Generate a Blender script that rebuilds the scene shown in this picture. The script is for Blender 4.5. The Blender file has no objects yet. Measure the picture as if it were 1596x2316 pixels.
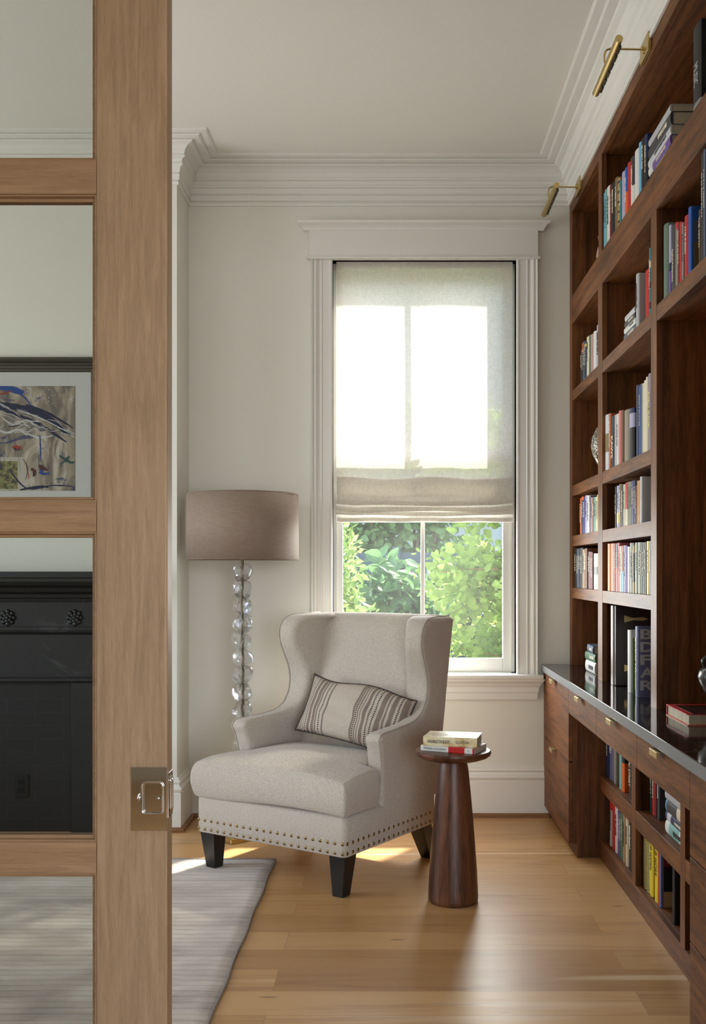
import bpy, bmesh, math, random
from mathutils import Vector, Matrix
random.seed(11)
S = bpy.context.scene
C = S.collection
PI = math.pi

# ------------------------------------------------------------------ camera
F = 2350.0            # focal length in pixels of the 1596x2316 frame
VX, VY = 887.0, 1290.0
EYE = 1.30
cam_d = bpy.data.cameras.new('camera')
cam_d.sensor_fit = 'VERTICAL'
cam_d.sensor_height = 36.0
cam_d.sensor_width = 36.0
cam_d.lens = 36.0 * F / 2316.0
cam_d.shift_x = -(VX - 798.0) / 2316.0
cam_d.shift_y = (VY - 1158.0) / 2316.0
cam_d.clip_start = 0.05
cam_d.clip_end = 200
cam = bpy.data.objects.new('camera', cam_d)
C.objects.link(cam)
cam.location = (0, 0, EYE)
cam.rotation_euler = (PI / 2, 0, 0)
S.camera = cam

# ------------------------------------------------------------------ world, sun, window daylight and added fills
world = bpy.data.worlds.new('sky')
S.world = world
world.use_nodes = True
wn = world.node_tree.nodes
wl = world.node_tree.links
wn.clear()
sky = wn.new('ShaderNodeTexSky')
sky.sky_type = 'NISHITA'
sky.sun_disc = False
sky.sun_elevation = math.radians(47)
sky.sun_rotation = math.radians(35)
sky.air_density = 1.0
sky.dust_density = 2.0
bg = wn.new('ShaderNodeBackground')
bg.inputs['Strength'].default_value = 0.95
wo = wn.new('ShaderNodeOutputWorld')
wl.new(sky.outputs[0], bg.inputs['Color'])
wl.new(bg.outputs[0], wo.inputs[0])

SUN_DIR = Vector((-0.68, -1.0, -1.30)).normalized()
sd = bpy.data.lights.new('sun', 'SUN')
sd.energy = 15.5
sd.angle = math.radians(2.2)
sd.color = (1.0, 0.95, 0.86)
so = bpy.data.objects.new('sun', sd)
C.objects.link(so)
so.rotation_euler = SUN_DIR.to_track_quat('-Z', 'Y').to_euler()
so.location = (3, 9, 8)


def area(name, loc, direction, w, h, energy, color=(1, 1, 1), spread=180):
    d = bpy.data.lights.new(name, 'AREA')
    d.shape = 'RECTANGLE'
    d.size, d.size_y = w, h
    d.energy = energy
    d.color = color
    d.spread = math.radians(spread)
    o = bpy.data.objects.new(name, d)
    C.objects.link(o)
    o.location = loc
    o.rotation_euler = Vector(direction).to_track_quat('-Z', 'Y').to_euler()
    return o


# added fill lights, side and rear, standing for daylight from unseen windows
area('fill_daylight_side', (-4.42, 3.75, 1.75), (1, 0.0, 0.45), 2.0, 2.0, 62, (0.98, 0.985, 1.0), 150)
area('fill_daylight_rear', (1.25, -2.40, 1.40), (-0.32, 1, -0.04), 2.6, 1.8, 62, (0.98, 0.985, 1.0), 140)
area('window_daylight_main', (0.163, 5.672, 1.19), (-0.1, -1, -0.05), 0.84, 0.70, 24, (0.99, 0.99, 1.0))

v = S.view_settings
v.view_transform = 'Standard'
v.look = 'None'
v.gamma = 1.0
v.exposure = 0.13
v.use_curve_mapping = False
try:
    S.cycles.use_denoising = True
    S.cycles.denoiser = 'OPENIMAGEDENOISE'
except Exception:
    pass
S.cycles.max_bounces = 10
S.cycles.diffuse_bounces = 5
S.cycles.glossy_bounces = 5
S.cycles.transmission_bounces = 10
S.cycles.transparent_max_bounces = 16
S.cycles.caustics_reflective = False
S.cycles.caustics_refractive = False
S.cycles.sample_clamp_indirect = 6.0


# ------------------------------------------------------------------ materials
def lin(c):
    c = c / 255.0
    return c / 12.92 if c <= 0.04045 else ((c + 0.055) / 1.055) ** 2.4


def rgb(r, g, b):
    return (lin(r), lin(g), lin(b), 1.0)


MATS = {}


def mat(name, base=(0.8, 0.8, 0.8, 1), rough=0.6, metal=0.0, spec=0.5, coat=0.0, sheen=0.0):
    if name in MATS:
        return MATS[name]
    m = bpy.data.materials.new(name)
    m.use_nodes = True
    b = m.node_tree.nodes['Principled BSDF']
    b.inputs['Base Color'].default_value = base
    b.inputs['Roughness'].default_value = rough
    b.inputs['Metallic'].default_value = metal
    b.inputs['Specular IOR Level'].default_value = spec
    b.inputs['Coat Weight'].default_value = coat
    b.inputs['Sheen Weight'].default_value = sheen
    MATS[name] = m
    return m


class NT:
    """small helper to wire nodes of a material"""
    def __init__(self, m):
        self.t = m.node_tree
        self.b = self.t.nodes['Principled BSDF']

    def n(self, kind, **kw):
        x = self.t.nodes.new(kind)
        for k, val in kw.items():
            if k.startswith('i_'):
                x.inputs[k[2:].replace('_', ' ')].default_value = val
            else:
                setattr(x, k, val)
        return x

    def l(self, a, b):
        self.t.links.new(a, b)

    def coords(self, scale=(1, 1, 1), rot=(0, 0, 0), kind='Object', loc=(0, 0, 0)):
        tc = self.n('ShaderNodeTexCoord')
        mp = self.n('ShaderNodeMapping')
        mp.inputs['Scale'].default_value = scale
        mp.inputs['Rotation'].default_value = rot
        mp.inputs['Location'].default_value = loc
        self.l(tc.outputs[kind], mp.inputs['Vector'])
        return mp.outputs[0]

    def noise(self, vec, scale=5, detail=4, rough=0.5, dist=0.0):
        x = self.n('ShaderNodeTexNoise')
        x.inputs['Scale'].default_value = scale
        x.inputs['Detail'].default_value = detail
        x.inputs['Roughness'].default_value = rough
        x.inputs['Distortion'].default_value = dist
        self.l(vec, x.inputs['Vector'])
        return x.outputs['Fac']

    def ramp(self, fac, stops, interp='LINEAR'):
        x = self.n('ShaderNodeValToRGB')
        cr = x.color_ramp
        cr.interpolation = interp
        while len(cr.elements) < len(stops):
            cr.elements.new(0.5)
        for e, (p, c) in zip(cr.elements, stops):
            e.position = p
            e.color = c
        self.l(fac, x.inputs['Fac'])
        return x.outputs['Color']

    def mix(self, a, b, fac, mode='MIX'):
        x = self.n('ShaderNodeMix', data_type='RGBA', blend_type=mode)
        for s, val in ((6, a), (7, b), (0, fac)):
            if hasattr(val, 'is_linked') or hasattr(val, 'links'):
                self.l(val, x.inputs[s])
            else:
                x.inputs[s].default_value = val
        return x.outputs[2]

    def math(self, op, a, b=0.0):
        x = self.n('ShaderNodeMath', operation=op)
        for i, val in enumerate((a, b)):
            if hasattr(val, 'links'):
                self.l(val, x.inputs[i])
            else:
                x.inputs[i].default_value = val
        return x.outputs[0]

    def base(self, c):
        self.l(c, self.b.inputs['Base Color'])

    def bump(self, h, strength=0.3, dist=0.002):
        x = self.n('ShaderNodeBump')
        x.inputs['Strength'].default_value = strength
        x.inputs['Distance'].default_value = dist
        self.l(h, x.inputs['Height'])
        self.l(x.outputs[0], self.b.inputs['Normal'])


def wood(name, dark, light, axis, rough=0.42, fine=1.0, spec=0.5, bump=0.12):
    """grain runs along axis ('x','y','z')"""
    if name in MATS:
        return MATS[name]
    m = mat(name, light, rough, spec=spec)
    t = NT(m)
    sc = {'x': (0.9, 14, 14), 'y': (14, 0.9, 14), 'z': (14, 14, 0.9)}[axis]
    vec = t.coords(tuple(s * fine for s in sc))
    a = t.noise(vec, 1.3, 5, 0.55, 0.6)
    vec2 = t.coords(tuple(s * 7 * fine for s in sc))
    b = t.noise(vec2, 1.5, 3, 0.6)
    vec3 = t.coords((1.3, 1.3, 1.3))
    c3 = t.noise(vec3, 1.6, 2, 0.5)
    f = t.math('ADD', t.math('MULTIPLY', a, 0.5), t.math('MULTIPLY', b, 0.3))
    f = t.math('ADD', f, t.math('MULTIPLY', c3, 0.2))
    t.base(t.ramp(f, [(0.36, dark), (0.62, light)]))
    t.bump(b, bump, 0.001)
    return m


M_WALL = mat('paint_wall', rgb(222, 221, 212), 0.75, spec=0.25)
t = NT(M_WALL); t.bump(t.noise(t.coords((1, 1, 1)), 260, 2), 0.03, 0.001)
M_TRIM = mat('paint_trim', rgb(224, 223, 217), 0.38, spec=0.45)
M_CEIL = mat('paint_ceiling', rgb(223, 221, 213), 0.85, spec=0.15)
W_D, W_L = rgb(60, 33, 13), rgb(132, 82, 42)
M_WV = wood('walnut_stain_vertical', W_D, W_L, 'z', 0.52, 2.2, 0.3)
M_WY = wood('walnut_stain_lengthwise', W_D, W_L, 'y', 0.52, 2.2, 0.3)
M_WX = wood('walnut_stain_crosswise', W_D, W_L, 'x', 0.52, 2.2, 0.3)
M_OAKZ = wood('oak_vertical', rgb(134, 107, 80), rgb(168, 139, 109), 'z', 0.5, 5.0, 0.35, 0.3)
M_OAKX = wood('oak_horizontal', rgb(126, 96, 68), rgb(162, 129, 97), 'x', 0.5, 3.5, 0.35, 0.3)
M_SHOE = wood('oak_shoe_moulding', rgb(104, 68, 38), rgb(150, 106, 66), 'x', 0.45, 1.0)
M_TABLE = wood('walnut_side_table', rgb(42, 20, 11), rgb(118, 72, 44), 'z', 0.4, 0.9, 0.45)
M_BRASS = mat('brass', rgb(206, 182, 126), 0.3, 1.0)
M_BRASSH = mat('brass_pale', rgb(214, 196, 142), 0.3, 1.0)
M_NICKEL = mat('nickel', rgb(216, 212, 207), 0.06, 1.0)
M_BLACKLEG = mat('ebonised_wood', rgb(22, 20, 19), 0.35)
M_CRYSTAL_ROD = mat('antique_brass_rod', rgb(92, 82, 62), 0.35, 1.0)
M_BLACK = mat('black_plastic', rgb(18, 18, 18), 0.5)

# glass pane: see-through with a fresnel reflection
def pane_mat(name, tint=(1, 1, 1, 1), gloss=0.6, rough=0.0):
    m = bpy.data.materials.new(name)
    m.use_nodes = True
    n, l = m.node_tree.nodes, m.node_tree.links
    n.clear()
    tr = n.new('ShaderNodeBsdfTransparent'); tr.inputs[0].default_value = tint
    gl = n.new('ShaderNodeBsdfGlossy'); gl.inputs['Roughness'].default_value = rough
    fr = n.new('ShaderNodeFresnel'); fr.inputs[0].default_value = 1.45
    mu = n.new('ShaderNodeMath'); mu.operation = 'MULTIPLY'; mu.inputs[1].default_value = gloss
    mx = n.new('ShaderNodeMixShader'); ou = n.new('ShaderNodeOutputMaterial')
    l.new(fr.outputs[0], mu.inputs[0]); l.new(mu.outputs[0], mx.inputs[0])
    l.new(tr.outputs[0], mx.inputs[1]); l.new(gl.outputs[0], mx.inputs[2]); l.new(mx.outputs[0], ou.inputs[0])
    MATS[name] = m
    return m


M_PANE = pane_mat('window_glass', (0.97, 0.98, 0.97, 1), 0.08)
# translucent share mixed into the window glass imitates a bright haze of glare
_n, _l = M_PANE.node_tree.nodes, M_PANE.node_tree.links
_haze = _n.new('ShaderNodeBsdfTranslucent'); _haze.inputs[0].default_value = (1, 0.99, 0.96, 1)
_mx = _n.new('ShaderNodeMixShader'); _mx.inputs[0].default_value = 0.005
_old = [x for x in _n if x.type == 'MIX_SHADER' and x != _mx][0]
_out = [x for x in _n if x.type == 'OUTPUT_MATERIAL'][0]
_l.new(_old.outputs[0], _mx.inputs[1]); _l.new(_haze.outputs[0], _mx.inputs[2]); _l.new(_mx.outputs[0], _out.inputs[0])
M_CLEAR = pane_mat('picture_glass', (0.98, 0.98, 0.98, 1), 0.3)
M_DOORPANE = pane_mat('door_glass', (0.80, 0.81, 0.79, 1), 0.03)

# crystal: mostly clear with glassy reflections
def crystal():
    m = bpy.data.materials.new('crystal_glass')
    m.use_nodes = True
    n, l = m.node_tree.nodes, m.node_tree.links
    n.clear()
    gl = n.new('ShaderNodeBsdfGlass'); gl.inputs['Roughness'].default_value = 0.02; gl.inputs['IOR'].default_value = 1.45
    gl.inputs['Color'].default_value = (0.97, 0.985, 1.0, 1)
    tr = n.new('ShaderNodeBsdfTransparent'); tr.inputs[0].default_value = (0.93, 0.95, 1.0, 1)
    mx = n.new('ShaderNodeMixShader'); mx.inputs[0].default_value = 0.45
    ou = n.new('ShaderNodeOutputMaterial')
    l.new(gl.outputs[0], mx.inputs[1]); l.new(tr.outputs[0], mx.inputs[2]); l.new(mx.outputs[0], ou.inputs[0])
    return m


M_CRYSTAL = crystal()

# oak plank floor, boards run along x
M_FLOOR = mat('oak_planks', rgb(190, 150, 104), 0.36, spec=0.5)
t = NT(M_FLOOR)
vec = t.coords((1, 1, 1), loc=(0.37, 0.115, 0))
br = t.n('ShaderNodeTexBrick')
br.offset = 0.41; br.offset_frequency = 2; br.squash = 1
br.inputs['Color1'].default_value = (0, 0, 0, 1)
br.inputs['Color2'].default_value = (1, 1, 1, 1)
br.inputs['Mortar'].default_value = (0.5, 0.5, 0.5, 1)
br.inputs['Scale'].default_value = 1.0
br.inputs['Mortar Size'].default_value = 0.0012
br.inputs['Mortar Smooth'].default_value = 0.1
br.inputs['Brick Width'].default_value = 1.9
br.inputs['Row Height'].default_value = 0.175
t.l(vec, br.inputs['Vector'])
pl = t.ramp(br.outputs['Color'], [(0.0, rgb(170, 126, 76)), (0.35, rgb(202, 160, 108)), (0.7, rgb(188, 144, 92)), (1.0, rgb(212, 174, 126))])
# shift the grain from board to board
tc = t.n('ShaderNodeTexCoord')
vm = t.n('ShaderNodeVectorMath', operation='MULTIPLY_ADD')
t.l(br.outputs['Color'], vm.inputs[0]); vm.inputs[1].default_value = (7.3, 3.1, 0); t.l(tc.outputs['Object'], vm.inputs[2])
mp = t.n('ShaderNodeMapping'); mp.inputs['Scale'].default_value = (1.0, 11, 1)
t.l(vm.outputs[0], mp.inputs['Vector'])
g1 = t.noise(mp.outputs[0], 1.4, 5, 0.55, 1.1)
mp2 = t.n('ShaderNodeMapping'); mp2.inputs['Scale'].default_value = (3.0, 90, 1)
t.l(vm.outputs[0], mp2.inputs['Vector'])
g2 = t.noise(mp2.outputs[0], 1.2, 3, 0.6)
gr = t.math('ADD', t.math('MULTIPLY', g1, 0.65), t.math('MULTIPLY', g2, 0.35))
gc = t.ramp(gr, [(0.30, (0.60, 0.54, 0.48, 1)), (0.47, (0.95, 0.94, 0.93, 1)), (0.62, (1, 1, 1, 1)), (0.74, (1.12, 1.13, 1.15, 1))])
col = t.mix(pl, gc, 1.0, 'MULTIPLY')
# a few pale sapwood edges and dark knots
mp3 = t.n('ShaderNodeMapping'); mp3.inputs['Scale'].default_value = (0.5, 6.5, 1)
t.l(vm.outputs[0], mp3.inputs['Vector'])
sap = t.ramp(t.noise(mp3.outputs[0], 1.0, 1, 0.5), [(0.68, (0, 0, 0, 1)), (0.73, (1, 1, 1, 1))])
col = t.mix(col, rgb(226, 202, 168), t.math('MULTIPLY', sap, 0.5))
mp4 = t.n('ShaderNodeMapping'); mp4.inputs['Scale'].default_value = (2.2, 9, 1)
t.l(vm.outputs[0], mp4.inputs['Vector'])
kn = t.n('ShaderNodeTexVoronoi'); kn.inputs['Scale'].default_value = 0.6
t.l(mp4.outputs[0], kn.inputs['Vector'])
kf = t.ramp(kn.outputs['Distance'], [(0.012, (1, 1, 1, 1)), (0.05, (0, 0, 0, 1))])
col = t.mix(col, rgb(96, 62, 36), t.math('MULTIPLY', kf, 0.7))
col = t.mix(col, rgb(120, 84, 54), t.math('MULTIPLY', br.outputs['Fac'], 0.55))
t.base(col)
rr = t.math('ADD', t.math('MULTIPLY', g2, 0.14), 0.27)
t.l(rr, t.b.inputs['Roughness'])
t.bump(t.math('SUBTRACT', t.math('MULTIPLY', g2, 0.25), br.outputs['Fac']), 0.12, 0.0015)

# woven upholstery
def weave(name, c1, c2, scale=1.0, sheen=0.2, rough=0.9, bump=0.5):
    m = mat(name, c1, rough, spec=0.15, sheen=sheen)
    t = NT(m)
    vec = t.coords((45 * scale, 45 * scale, 210 * scale))
    a = t.noise(vec, 1.0, 1, 0.4)
    vec = t.coords((1, 1, 1))
    b = t.noise(vec, 420 * scale, 2, 0.5)
    f = t.math('ADD', t.math('MULTIPLY', a, 0.7), t.math('MULTIPLY', b, 0.3))
    t.base(t.ramp(f, [(0.38, c2), (0.58, c1)]))
    t.bump(f, bump, 0.0015)
    return m


M_UPH = weave('oatmeal_weave', rgb(198, 188, 175), rgb(172, 161, 149), 3.0)
M_SHADEF = weave('taupe_silk', rgb(160, 144, 131), rgb(152, 135, 121), 0.7, 0.0, 0.6, 0.05)
M_PIPING = mat('pillow_piping_dark', rgb(48, 36, 32), 0.8)

# roman blind linen: lets daylight through
M_LINEN = bpy.data.materials.new('linen_blind')
M_LINEN.use_nodes = True
MATS['linen_blind'] = M_LINEN
t = NT(M_LINEN)
va = t.coords((60, 1, 900)); vb = t.coords((900, 1, 50))
wv = t.math('ADD', t.math('MULTIPLY', t.noise(va, 1, 3), 0.5), t.math('MULTIPLY', t.noise(vb, 1, 3), 0.5))
lc = t.ramp(wv, [(0.38, rgb(208, 202, 192)), (0.62, rgb(238, 233, 224))])
t.base(lc)
t.b.inputs['Roughness'].default_value = 0.95
t.b.inputs['Specular IOR Level'].default_value = 0.1
tl = t.n('ShaderNodeBsdfTranslucent')
t.l(lc, tl.inputs[0])
mx = t.n('ShaderNodeMixShader'); mx.inputs[0].default_value = 0.34
out = [n for n in t.t.nodes if n.type == 'OUTPUT_MATERIAL'][0]
# the open weave also lets a little sunlight straight through
sh = t.n('ShaderNodeBsdfTransparent')
mx2 = t.n('ShaderNodeMixShader'); mx2.inputs[0].default_value = 0.09
t.l(t.b.outputs[0], mx.inputs[1]); t.l(tl.outputs[0], mx.inputs[2])
t.l(mx.outputs[0], mx2.inputs[1]); t.l(sh.outputs[0], mx2.inputs[2]); t.l(mx2.outputs[0], out.inputs[0])

# lamp shade silk lets a little light through as well
t = NT(M_SHADEF)
tl = t.n('ShaderNodeBsdfTranslucent'); tl.inputs[0].default_value = rgb(190, 150, 120)
mx = t.n('ShaderNodeMixShader'); mx.inputs[0].default_value = 0.25
out = [n for n in t.t.nodes if n.type == 'OUTPUT_MATERIAL'][0]
t.l(t.b.outputs[0], mx.inputs[1]); t.l(tl.outputs[0], mx.inputs[2]); t.l(mx.outputs[0], out.inputs[0])

# viscose rug with cross ribs
M_RUG = mat('ribbed_viscose_rug', rgb(170, 162, 152), 0.75, spec=0.25, sheen=0.5)
t = NT(M_RUG)
vr = t.coords((1.1, 9, 1))
r1 = t.noise(vr, 1.6, 3, 0.55, 0.3)
r3 = t.noise(t.coords((1.4, 2.2, 1)), 2.4, 4, 0.55, 0.6)
f = t.math('ADD', t.math('MULTIPLY', r1, 0.4), t.math('MULTIPLY', r3, 0.6))
pile = t.ramp(f, [(0.36, rgb(146, 129, 114)), (0.50, rgb(184, 169, 153)), (0.64, rgb(212, 201, 186))])
wave = t.n('ShaderNodeTexWave', wave_type='BANDS', bands_direction='Y', wave_profile='SIN')
wave.inputs['Scale'].default_value = 7.5
wave.inputs['Distortion'].default_value = 0.9
wave.inputs['Detail'].default_value = 2
wave.inputs['Detail Scale'].default_value = 0.6
t.l(t.coords((1, 1, 1)), wave.inputs['Vector'])
rib = t.ramp(wave.outputs['Fac'], [(0.0, (0.80, 0.79, 0.78, 1)), (0.14, (1, 1, 1, 1)), (1.0, (1.03, 1.03, 1.03, 1))])
fib = t.ramp(t.noise(t.coords((1, 1, 1)), 260, 2), [(0.4, (0.93, 0.93, 0.93, 1)), (0.6, (1.04, 1.04, 1.04, 1))])
t.base(t.mix(t.mix(pile, rib, 1.0, 'MULTIPLY'), fib, 1.0, 'MULTIPLY'))
t.bump(t.math('ADD', t.math('MINIMUM', t.math('MULTIPLY', wave.outputs['Fac'], 4.0), 1.0), t.math('MULTIPLY', t.noise(t.coords((1, 1, 1)), 300, 2), 0.3)), 0.5, 0.004)

# black stone worktop with pale veins
def stone(name, c, vein, vs, rough, vamt=0.6):
    m = mat(name, c, rough, spec=0.6)
    t = NT(m)
    vv = t.coords((1, 1, 1))
    d = t.noise(vv, 1.5 * vs, 4, 0.6, 1.2)
    r = t.ramp(d, [(0.488, (0, 0, 0, 1)), (0.5, (1, 1, 1, 1)), (0.512, (0, 0, 0, 1))])
    k = t.ramp(t.noise(vv, 2.3, 2), [(0.48, (0, 0, 0, 1)), (0.62, (1, 1, 1, 1))])
    t.base(t.mix(c, vein, t.math('MULTIPLY', t.math('MULTIPLY', r, k), vamt)))
    return m


M_STONE = stone('black_marble_worktop', rgb(34, 30, 30), rgb(150, 142, 138), 1.6, 0.09)
M_MANTEL = stone('black_marble_mantel', rgb(24, 24, 25), rgb(100, 100, 104), 1.1, 0.5, 0.3)

M_TILE = mat('black_herringbone_brick', rgb(27, 26, 26), 0.55)
t = NT(M_TILE)
bt = t.n('ShaderNodeTexBrick')
bt.inputs['Color1'].default_value = rgb(25, 24, 24); bt.inputs['Color2'].default_value = rgb(30, 28, 28)
bt.inputs['Mortar'].default_value = rgb(46, 42, 40)
bt.inputs['Scale'].default_value = 1; bt.inputs['Mortar Size'].default_value = 0.0015
bt.inputs['Brick Width'].default_value = 0.2; bt.inputs['Row Height'].default_value = 0.066
t.l(t.coords((1, 1, 1), (PI / 2, 0, 0), loc=(0, 0, 0)), bt.inputs['Vector'])
tcm = [n for n in t.t.nodes if n.type == 'MAPPING'][0]
tcm.inputs['Rotation'].default_value = (PI / 2, PI / 4, 0)
t.base(bt.outputs['Color'])
t.bump(bt.outputs['Fac'], -0.3, 0.002)


# ------------------------------------------------------------------ mesh helpers
def new(name, verts, faces, material=None, parent=None, smooth=False, loc=(0, 0, 0), mats=None, fmat=None):
    me = bpy.data.meshes.new(name)
    me.from_pydata([tuple(p) for p in verts], [], faces)
    me.update()
    if mats:
        for m in mats:
            me.materials.append(m)
        if fmat:
            for i, k in enumerate(fmat):
                me.polygons[i].material_index = k
    elif material:
        me.materials.append(material)
    if smooth:
        for p in me.polygons:
            p.use_smooth = True
    o = bpy.data.objects.new(name, me)
    C.objects.link(o)
    o.location = loc
    if parent:
        o.parent = parent
    return o


def fixn(o):
    bm = bmesh.new(); bm.from_mesh(o.data)
    bmesh.ops.recalc_face_normals(bm, faces=bm.faces)
    bm.to_mesh(o.data); bm.free()
    return o


class MB:
    def __init__(self):
        self.v = []; self.f = []

    def add(self, vs, fs):
        k = len(self.v)
        self.v += [tuple(p) for p in vs]
        self.f += [tuple(i + k for i in f) for f in fs]
        return self

    def box(self, x0, x1, y0, y1, z0, z1, M=None):
        x0, x1 = min(x0, x1), max(x0, x1); y0, y1 = min(y0, y1), max(y0, y1); z0, z1 = min(z0, z1), max(z0, z1)
        p = [(x0, y0, z0), (x1, y0, z0), (x1, y1, z0), (x0, y1, z0), (x0, y0, z1), (x1, y0, z1), (x1, y1, z1), (x0, y1, z1)]
        if M is not None:
            p = [M @ Vector(q) for q in p]
        return self.add(p, [(0, 3, 2, 1), (4, 5, 6, 7), (0, 1, 5, 4), (1, 2, 6, 5), (2, 3, 7, 6), (3, 0, 4, 7)])

    def tube(self, path, r, seg=10, cap=True):
        path = [Vector(p) for p in path]
        rs = r if isinstance(r, (list, tuple)) else [r] * len(path)
        rings = []
        up = None
        for i, p in enumerate(path):
            d = (path[min(i + 1, len(path) - 1)] - path[max(i - 1, 0)]).normalized()
            if up is None:
                up = Vector((0, 0, 1)) if abs(d.z) < 0.9 else Vector((1, 0, 0))
            a = d.cross(up).normalized(); b = a.cross(d).normalized(); up = b
            rings.append([p + (a * math.cos(2 * PI * k / seg) + b * math.sin(2 * PI * k / seg)) * rs[i] for k in range(seg)])
        vs = [q for rg in rings for q in rg]
        fs = []
        for i in range(len(path) - 1):
            for k in range(seg):
                k2 = (k + 1) % seg
                fs.append((i * seg + k, i * seg + k2, (i + 1) * seg + k2, (i + 1) * seg + k))
        if cap:
            fs.append(tuple(range(seg))[::-1])
            fs.append(tuple((len(path) - 1) * seg + k for k in range(seg)))
        return self.add(vs, fs)

    def lathe(self, prof, cx=0, cy=0, seg=48, sx=1, sy=1):
        vs = []; fs = []
        for (r, z) in prof:
            for k in range(seg):
                a = 2 * PI * k / seg
                vs.append((cx + r * math.cos(a) * sx, cy + r * math.sin(a) * sy, z))
        for i in range(len(prof) - 1):
            for k in range(seg):
                k2 = (k + 1) % seg
                fs.append((i * seg + k, i * seg + k2, (i + 1) * seg + k2, (i + 1) * seg + k))
        fs.append(tuple(range(seg))[::-1]); fs.append(tuple((len(prof) - 1) * seg + k for k in range(seg)))
        return self.add(vs, fs)

    def prism(self, poly, fn0, fn1):
        """poly of 2D points, mapped by fn0 / fn1 to the two end caps"""
        n = len(poly)
        vs = [fn0(*p) for p in poly] + [fn1(*p) for p in poly]
        fs = [(i, (i + 1) % n, n + (i + 1) % n, n + i) for i in range(n)]
        fs.append(tuple(range(n))[::-1]); fs.append(tuple(range(n, 2 * n)))
        return self.add(vs, fs)

    def build(self, name, material=None, parent=None, smooth=False, bevel=0.0, seg=2, loc=(0, 0, 0), angle=None, auto=False):
        o = new(name, self.v, self.f, material, parent, smooth, loc)
        fixn(o)
        if bevel > 0:
            b = o.modifiers.new('edge', 'BEVEL'); b.width = bevel; b.segments = seg; b.limit_method = 'ANGLE'
            b.angle_limit = math.radians(35)
        if auto:
            for p in o.data.polygons: p.use_smooth = True
            bm = bmesh.new(); bm.from_mesh(o.data)
            for e in bm.edges:
                if len(e.link_faces) == 2 and e.calc_face_angle(0) > math.radians(35):
                    e.smooth = False
            bm.to_mesh(o.data); bm.free()
        return o


def box(name, x0, x1, y0, y1, z0, z1, material, parent=None, bevel=0.0, seg=2):
    cx, cy, cz = (x0 + x1) / 2, (y0 + y1) / 2, min(z0, z1)
    return MB().box(x0, x1, y0, y1, z0, z1).build(name, material, parent, bevel=bevel, seg=seg)


def thing(name, label, cat, loc=(0, 0, 0), rot=(0, 0, 0), group=None):
    o = bpy.data.objects.new(name, None)
    C.objects.link(o)
    o.empty_display_size = 0.1
    o.location = loc; o.rotation_euler = rot
    return tag(o, label, cat, group)


def tag(o, label=None, cat=None, group=None, kind=None):
    if label: o['label'] = label
    if cat: o['category'] = cat
    if group: o['group'] = group
    if kind: o['kind'] = kind
    return o


def struct(o, label=None, cat=None):
    return tag(o, label, cat, kind='structure')


def spline(pts, n=6, closed=False):
    """Catmull-Rom through points"""
    out = []
    N = len(pts)
    P = [Vector(p) for p in pts]
    rng = range(N) if closed else range(N - 1)
    for i in rng:
        if closed:
            p0, p1, p2, p3 = P[i - 1], P[i], P[(i + 1) % N], P[(i + 2) % N]
        else:
            p0, p1, p2, p3 = P[max(i - 1, 0)], P[i], P[i + 1], P[min(i + 2, N - 1)]
        for k in range(n):
            u = k / n
            out.append(0.5 * ((2 * p1) + (p2 - p0) * u + (2 * p0 - 5 * p1 + 4 * p2 - p3) * u * u + (3 * p1 - p0 - 3 * p2 + p3) * u ** 3))
    if not closed:
        out.append(P[-1])
    return out


def text_part(name, s, material, parent, M, length=None, height=None, depth=0.0003, bold=0.0, space=1.0):
    """flat lettering; M maps local x (reading direction), y (up), z (out) to the parent's space; centred on M's origin"""
    cu = bpy.data.curves.new(name, 'FONT')
    cu.body = s
    cu.align_x = 'CENTER'; cu.align_y = 'CENTER'
    cu.offset = bold
    cu.space_character = space
    cu.extrude = 0
    ob = bpy.data.objects.new(name, cu)
    me = bpy.data.meshes.new_from_object(ob)
    bpy.data.objects.remove(ob)
    xs = [q.co.x for q in me.vertices]; ys = [q.co.y for q in me.vertices]
    if not xs:
        return None
    cx, cy = (min(xs) + max(xs)) / 2, (min(ys) + max(ys)) / 2
    w, h = max(xs) - min(xs), max(ys) - min(ys)
    sx = length / w if length else (height / h)
    sy = height / h if height else sx
    for q in me.vertices:
        q.co = M @ Vector(((q.co.x - cx) * sx, (q.co.y - cy) * sy, depth))
    me.materials.clear(); me.materials.append(material)
    o = bpy.data.objects.new(name, me)
    C.objects.link(o)
    o.parent = parent
    return o

# ------------------------------------------------------------------ room
YB = 5.495        # back wall
XL = -1.0755      # alcove side (chimney breast)
YC = 5.19         # chimney breast face
XR = 0.9375       # bookcase face / upper wall over it
XRW = 1.28        # wall behind the bookcase
ZC = 3.435
XFAR = -4.5
WX0, WX1, WZ0, WZ1 = -0.3157, 0.654, 0.742, 2.94   # window opening
YD0, YD1 = 1.93, 2.10                                # wall between the two rooms

o = struct(box('floor', XFAR - .2, 3.2, -2.6, YB + .2, -0.12, 0.0, M_FLOOR))
o = struct(box('ceiling', XFAR - .2, 3.2, -2.6, YB + .2, ZC, ZC + .12, M_CEIL))
m = MB()
m.box(XFAR, WX0, YB, YB + .2, 0, ZC)
m.box(WX1, XRW + .3, YB, YB + .2, 0, ZC)
m.box(WX0, WX1, YB, YB + .2, 0, WZ0)
m.box(WX0, WX1, YB, YB + .2, WZ1, ZC)
struct(m.build('wall_back', M_WALL))
struct(box('wall_chimney', -3.35, XL, YC, YB + .01, 0, ZC, M_WALL))
m = MB()
for a in ((XFAR - .2, XFAR, YD1, 2.7, 0, ZC), (XFAR - .2, XFAR, 4.8, YB, 0, ZC), (XFAR - .2, XFAR, 2.7, 4.8, 0, .75), (XFAR - .2, XFAR, 2.7, 4.8, 2.95, ZC)):
    m.box(*a)
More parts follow.
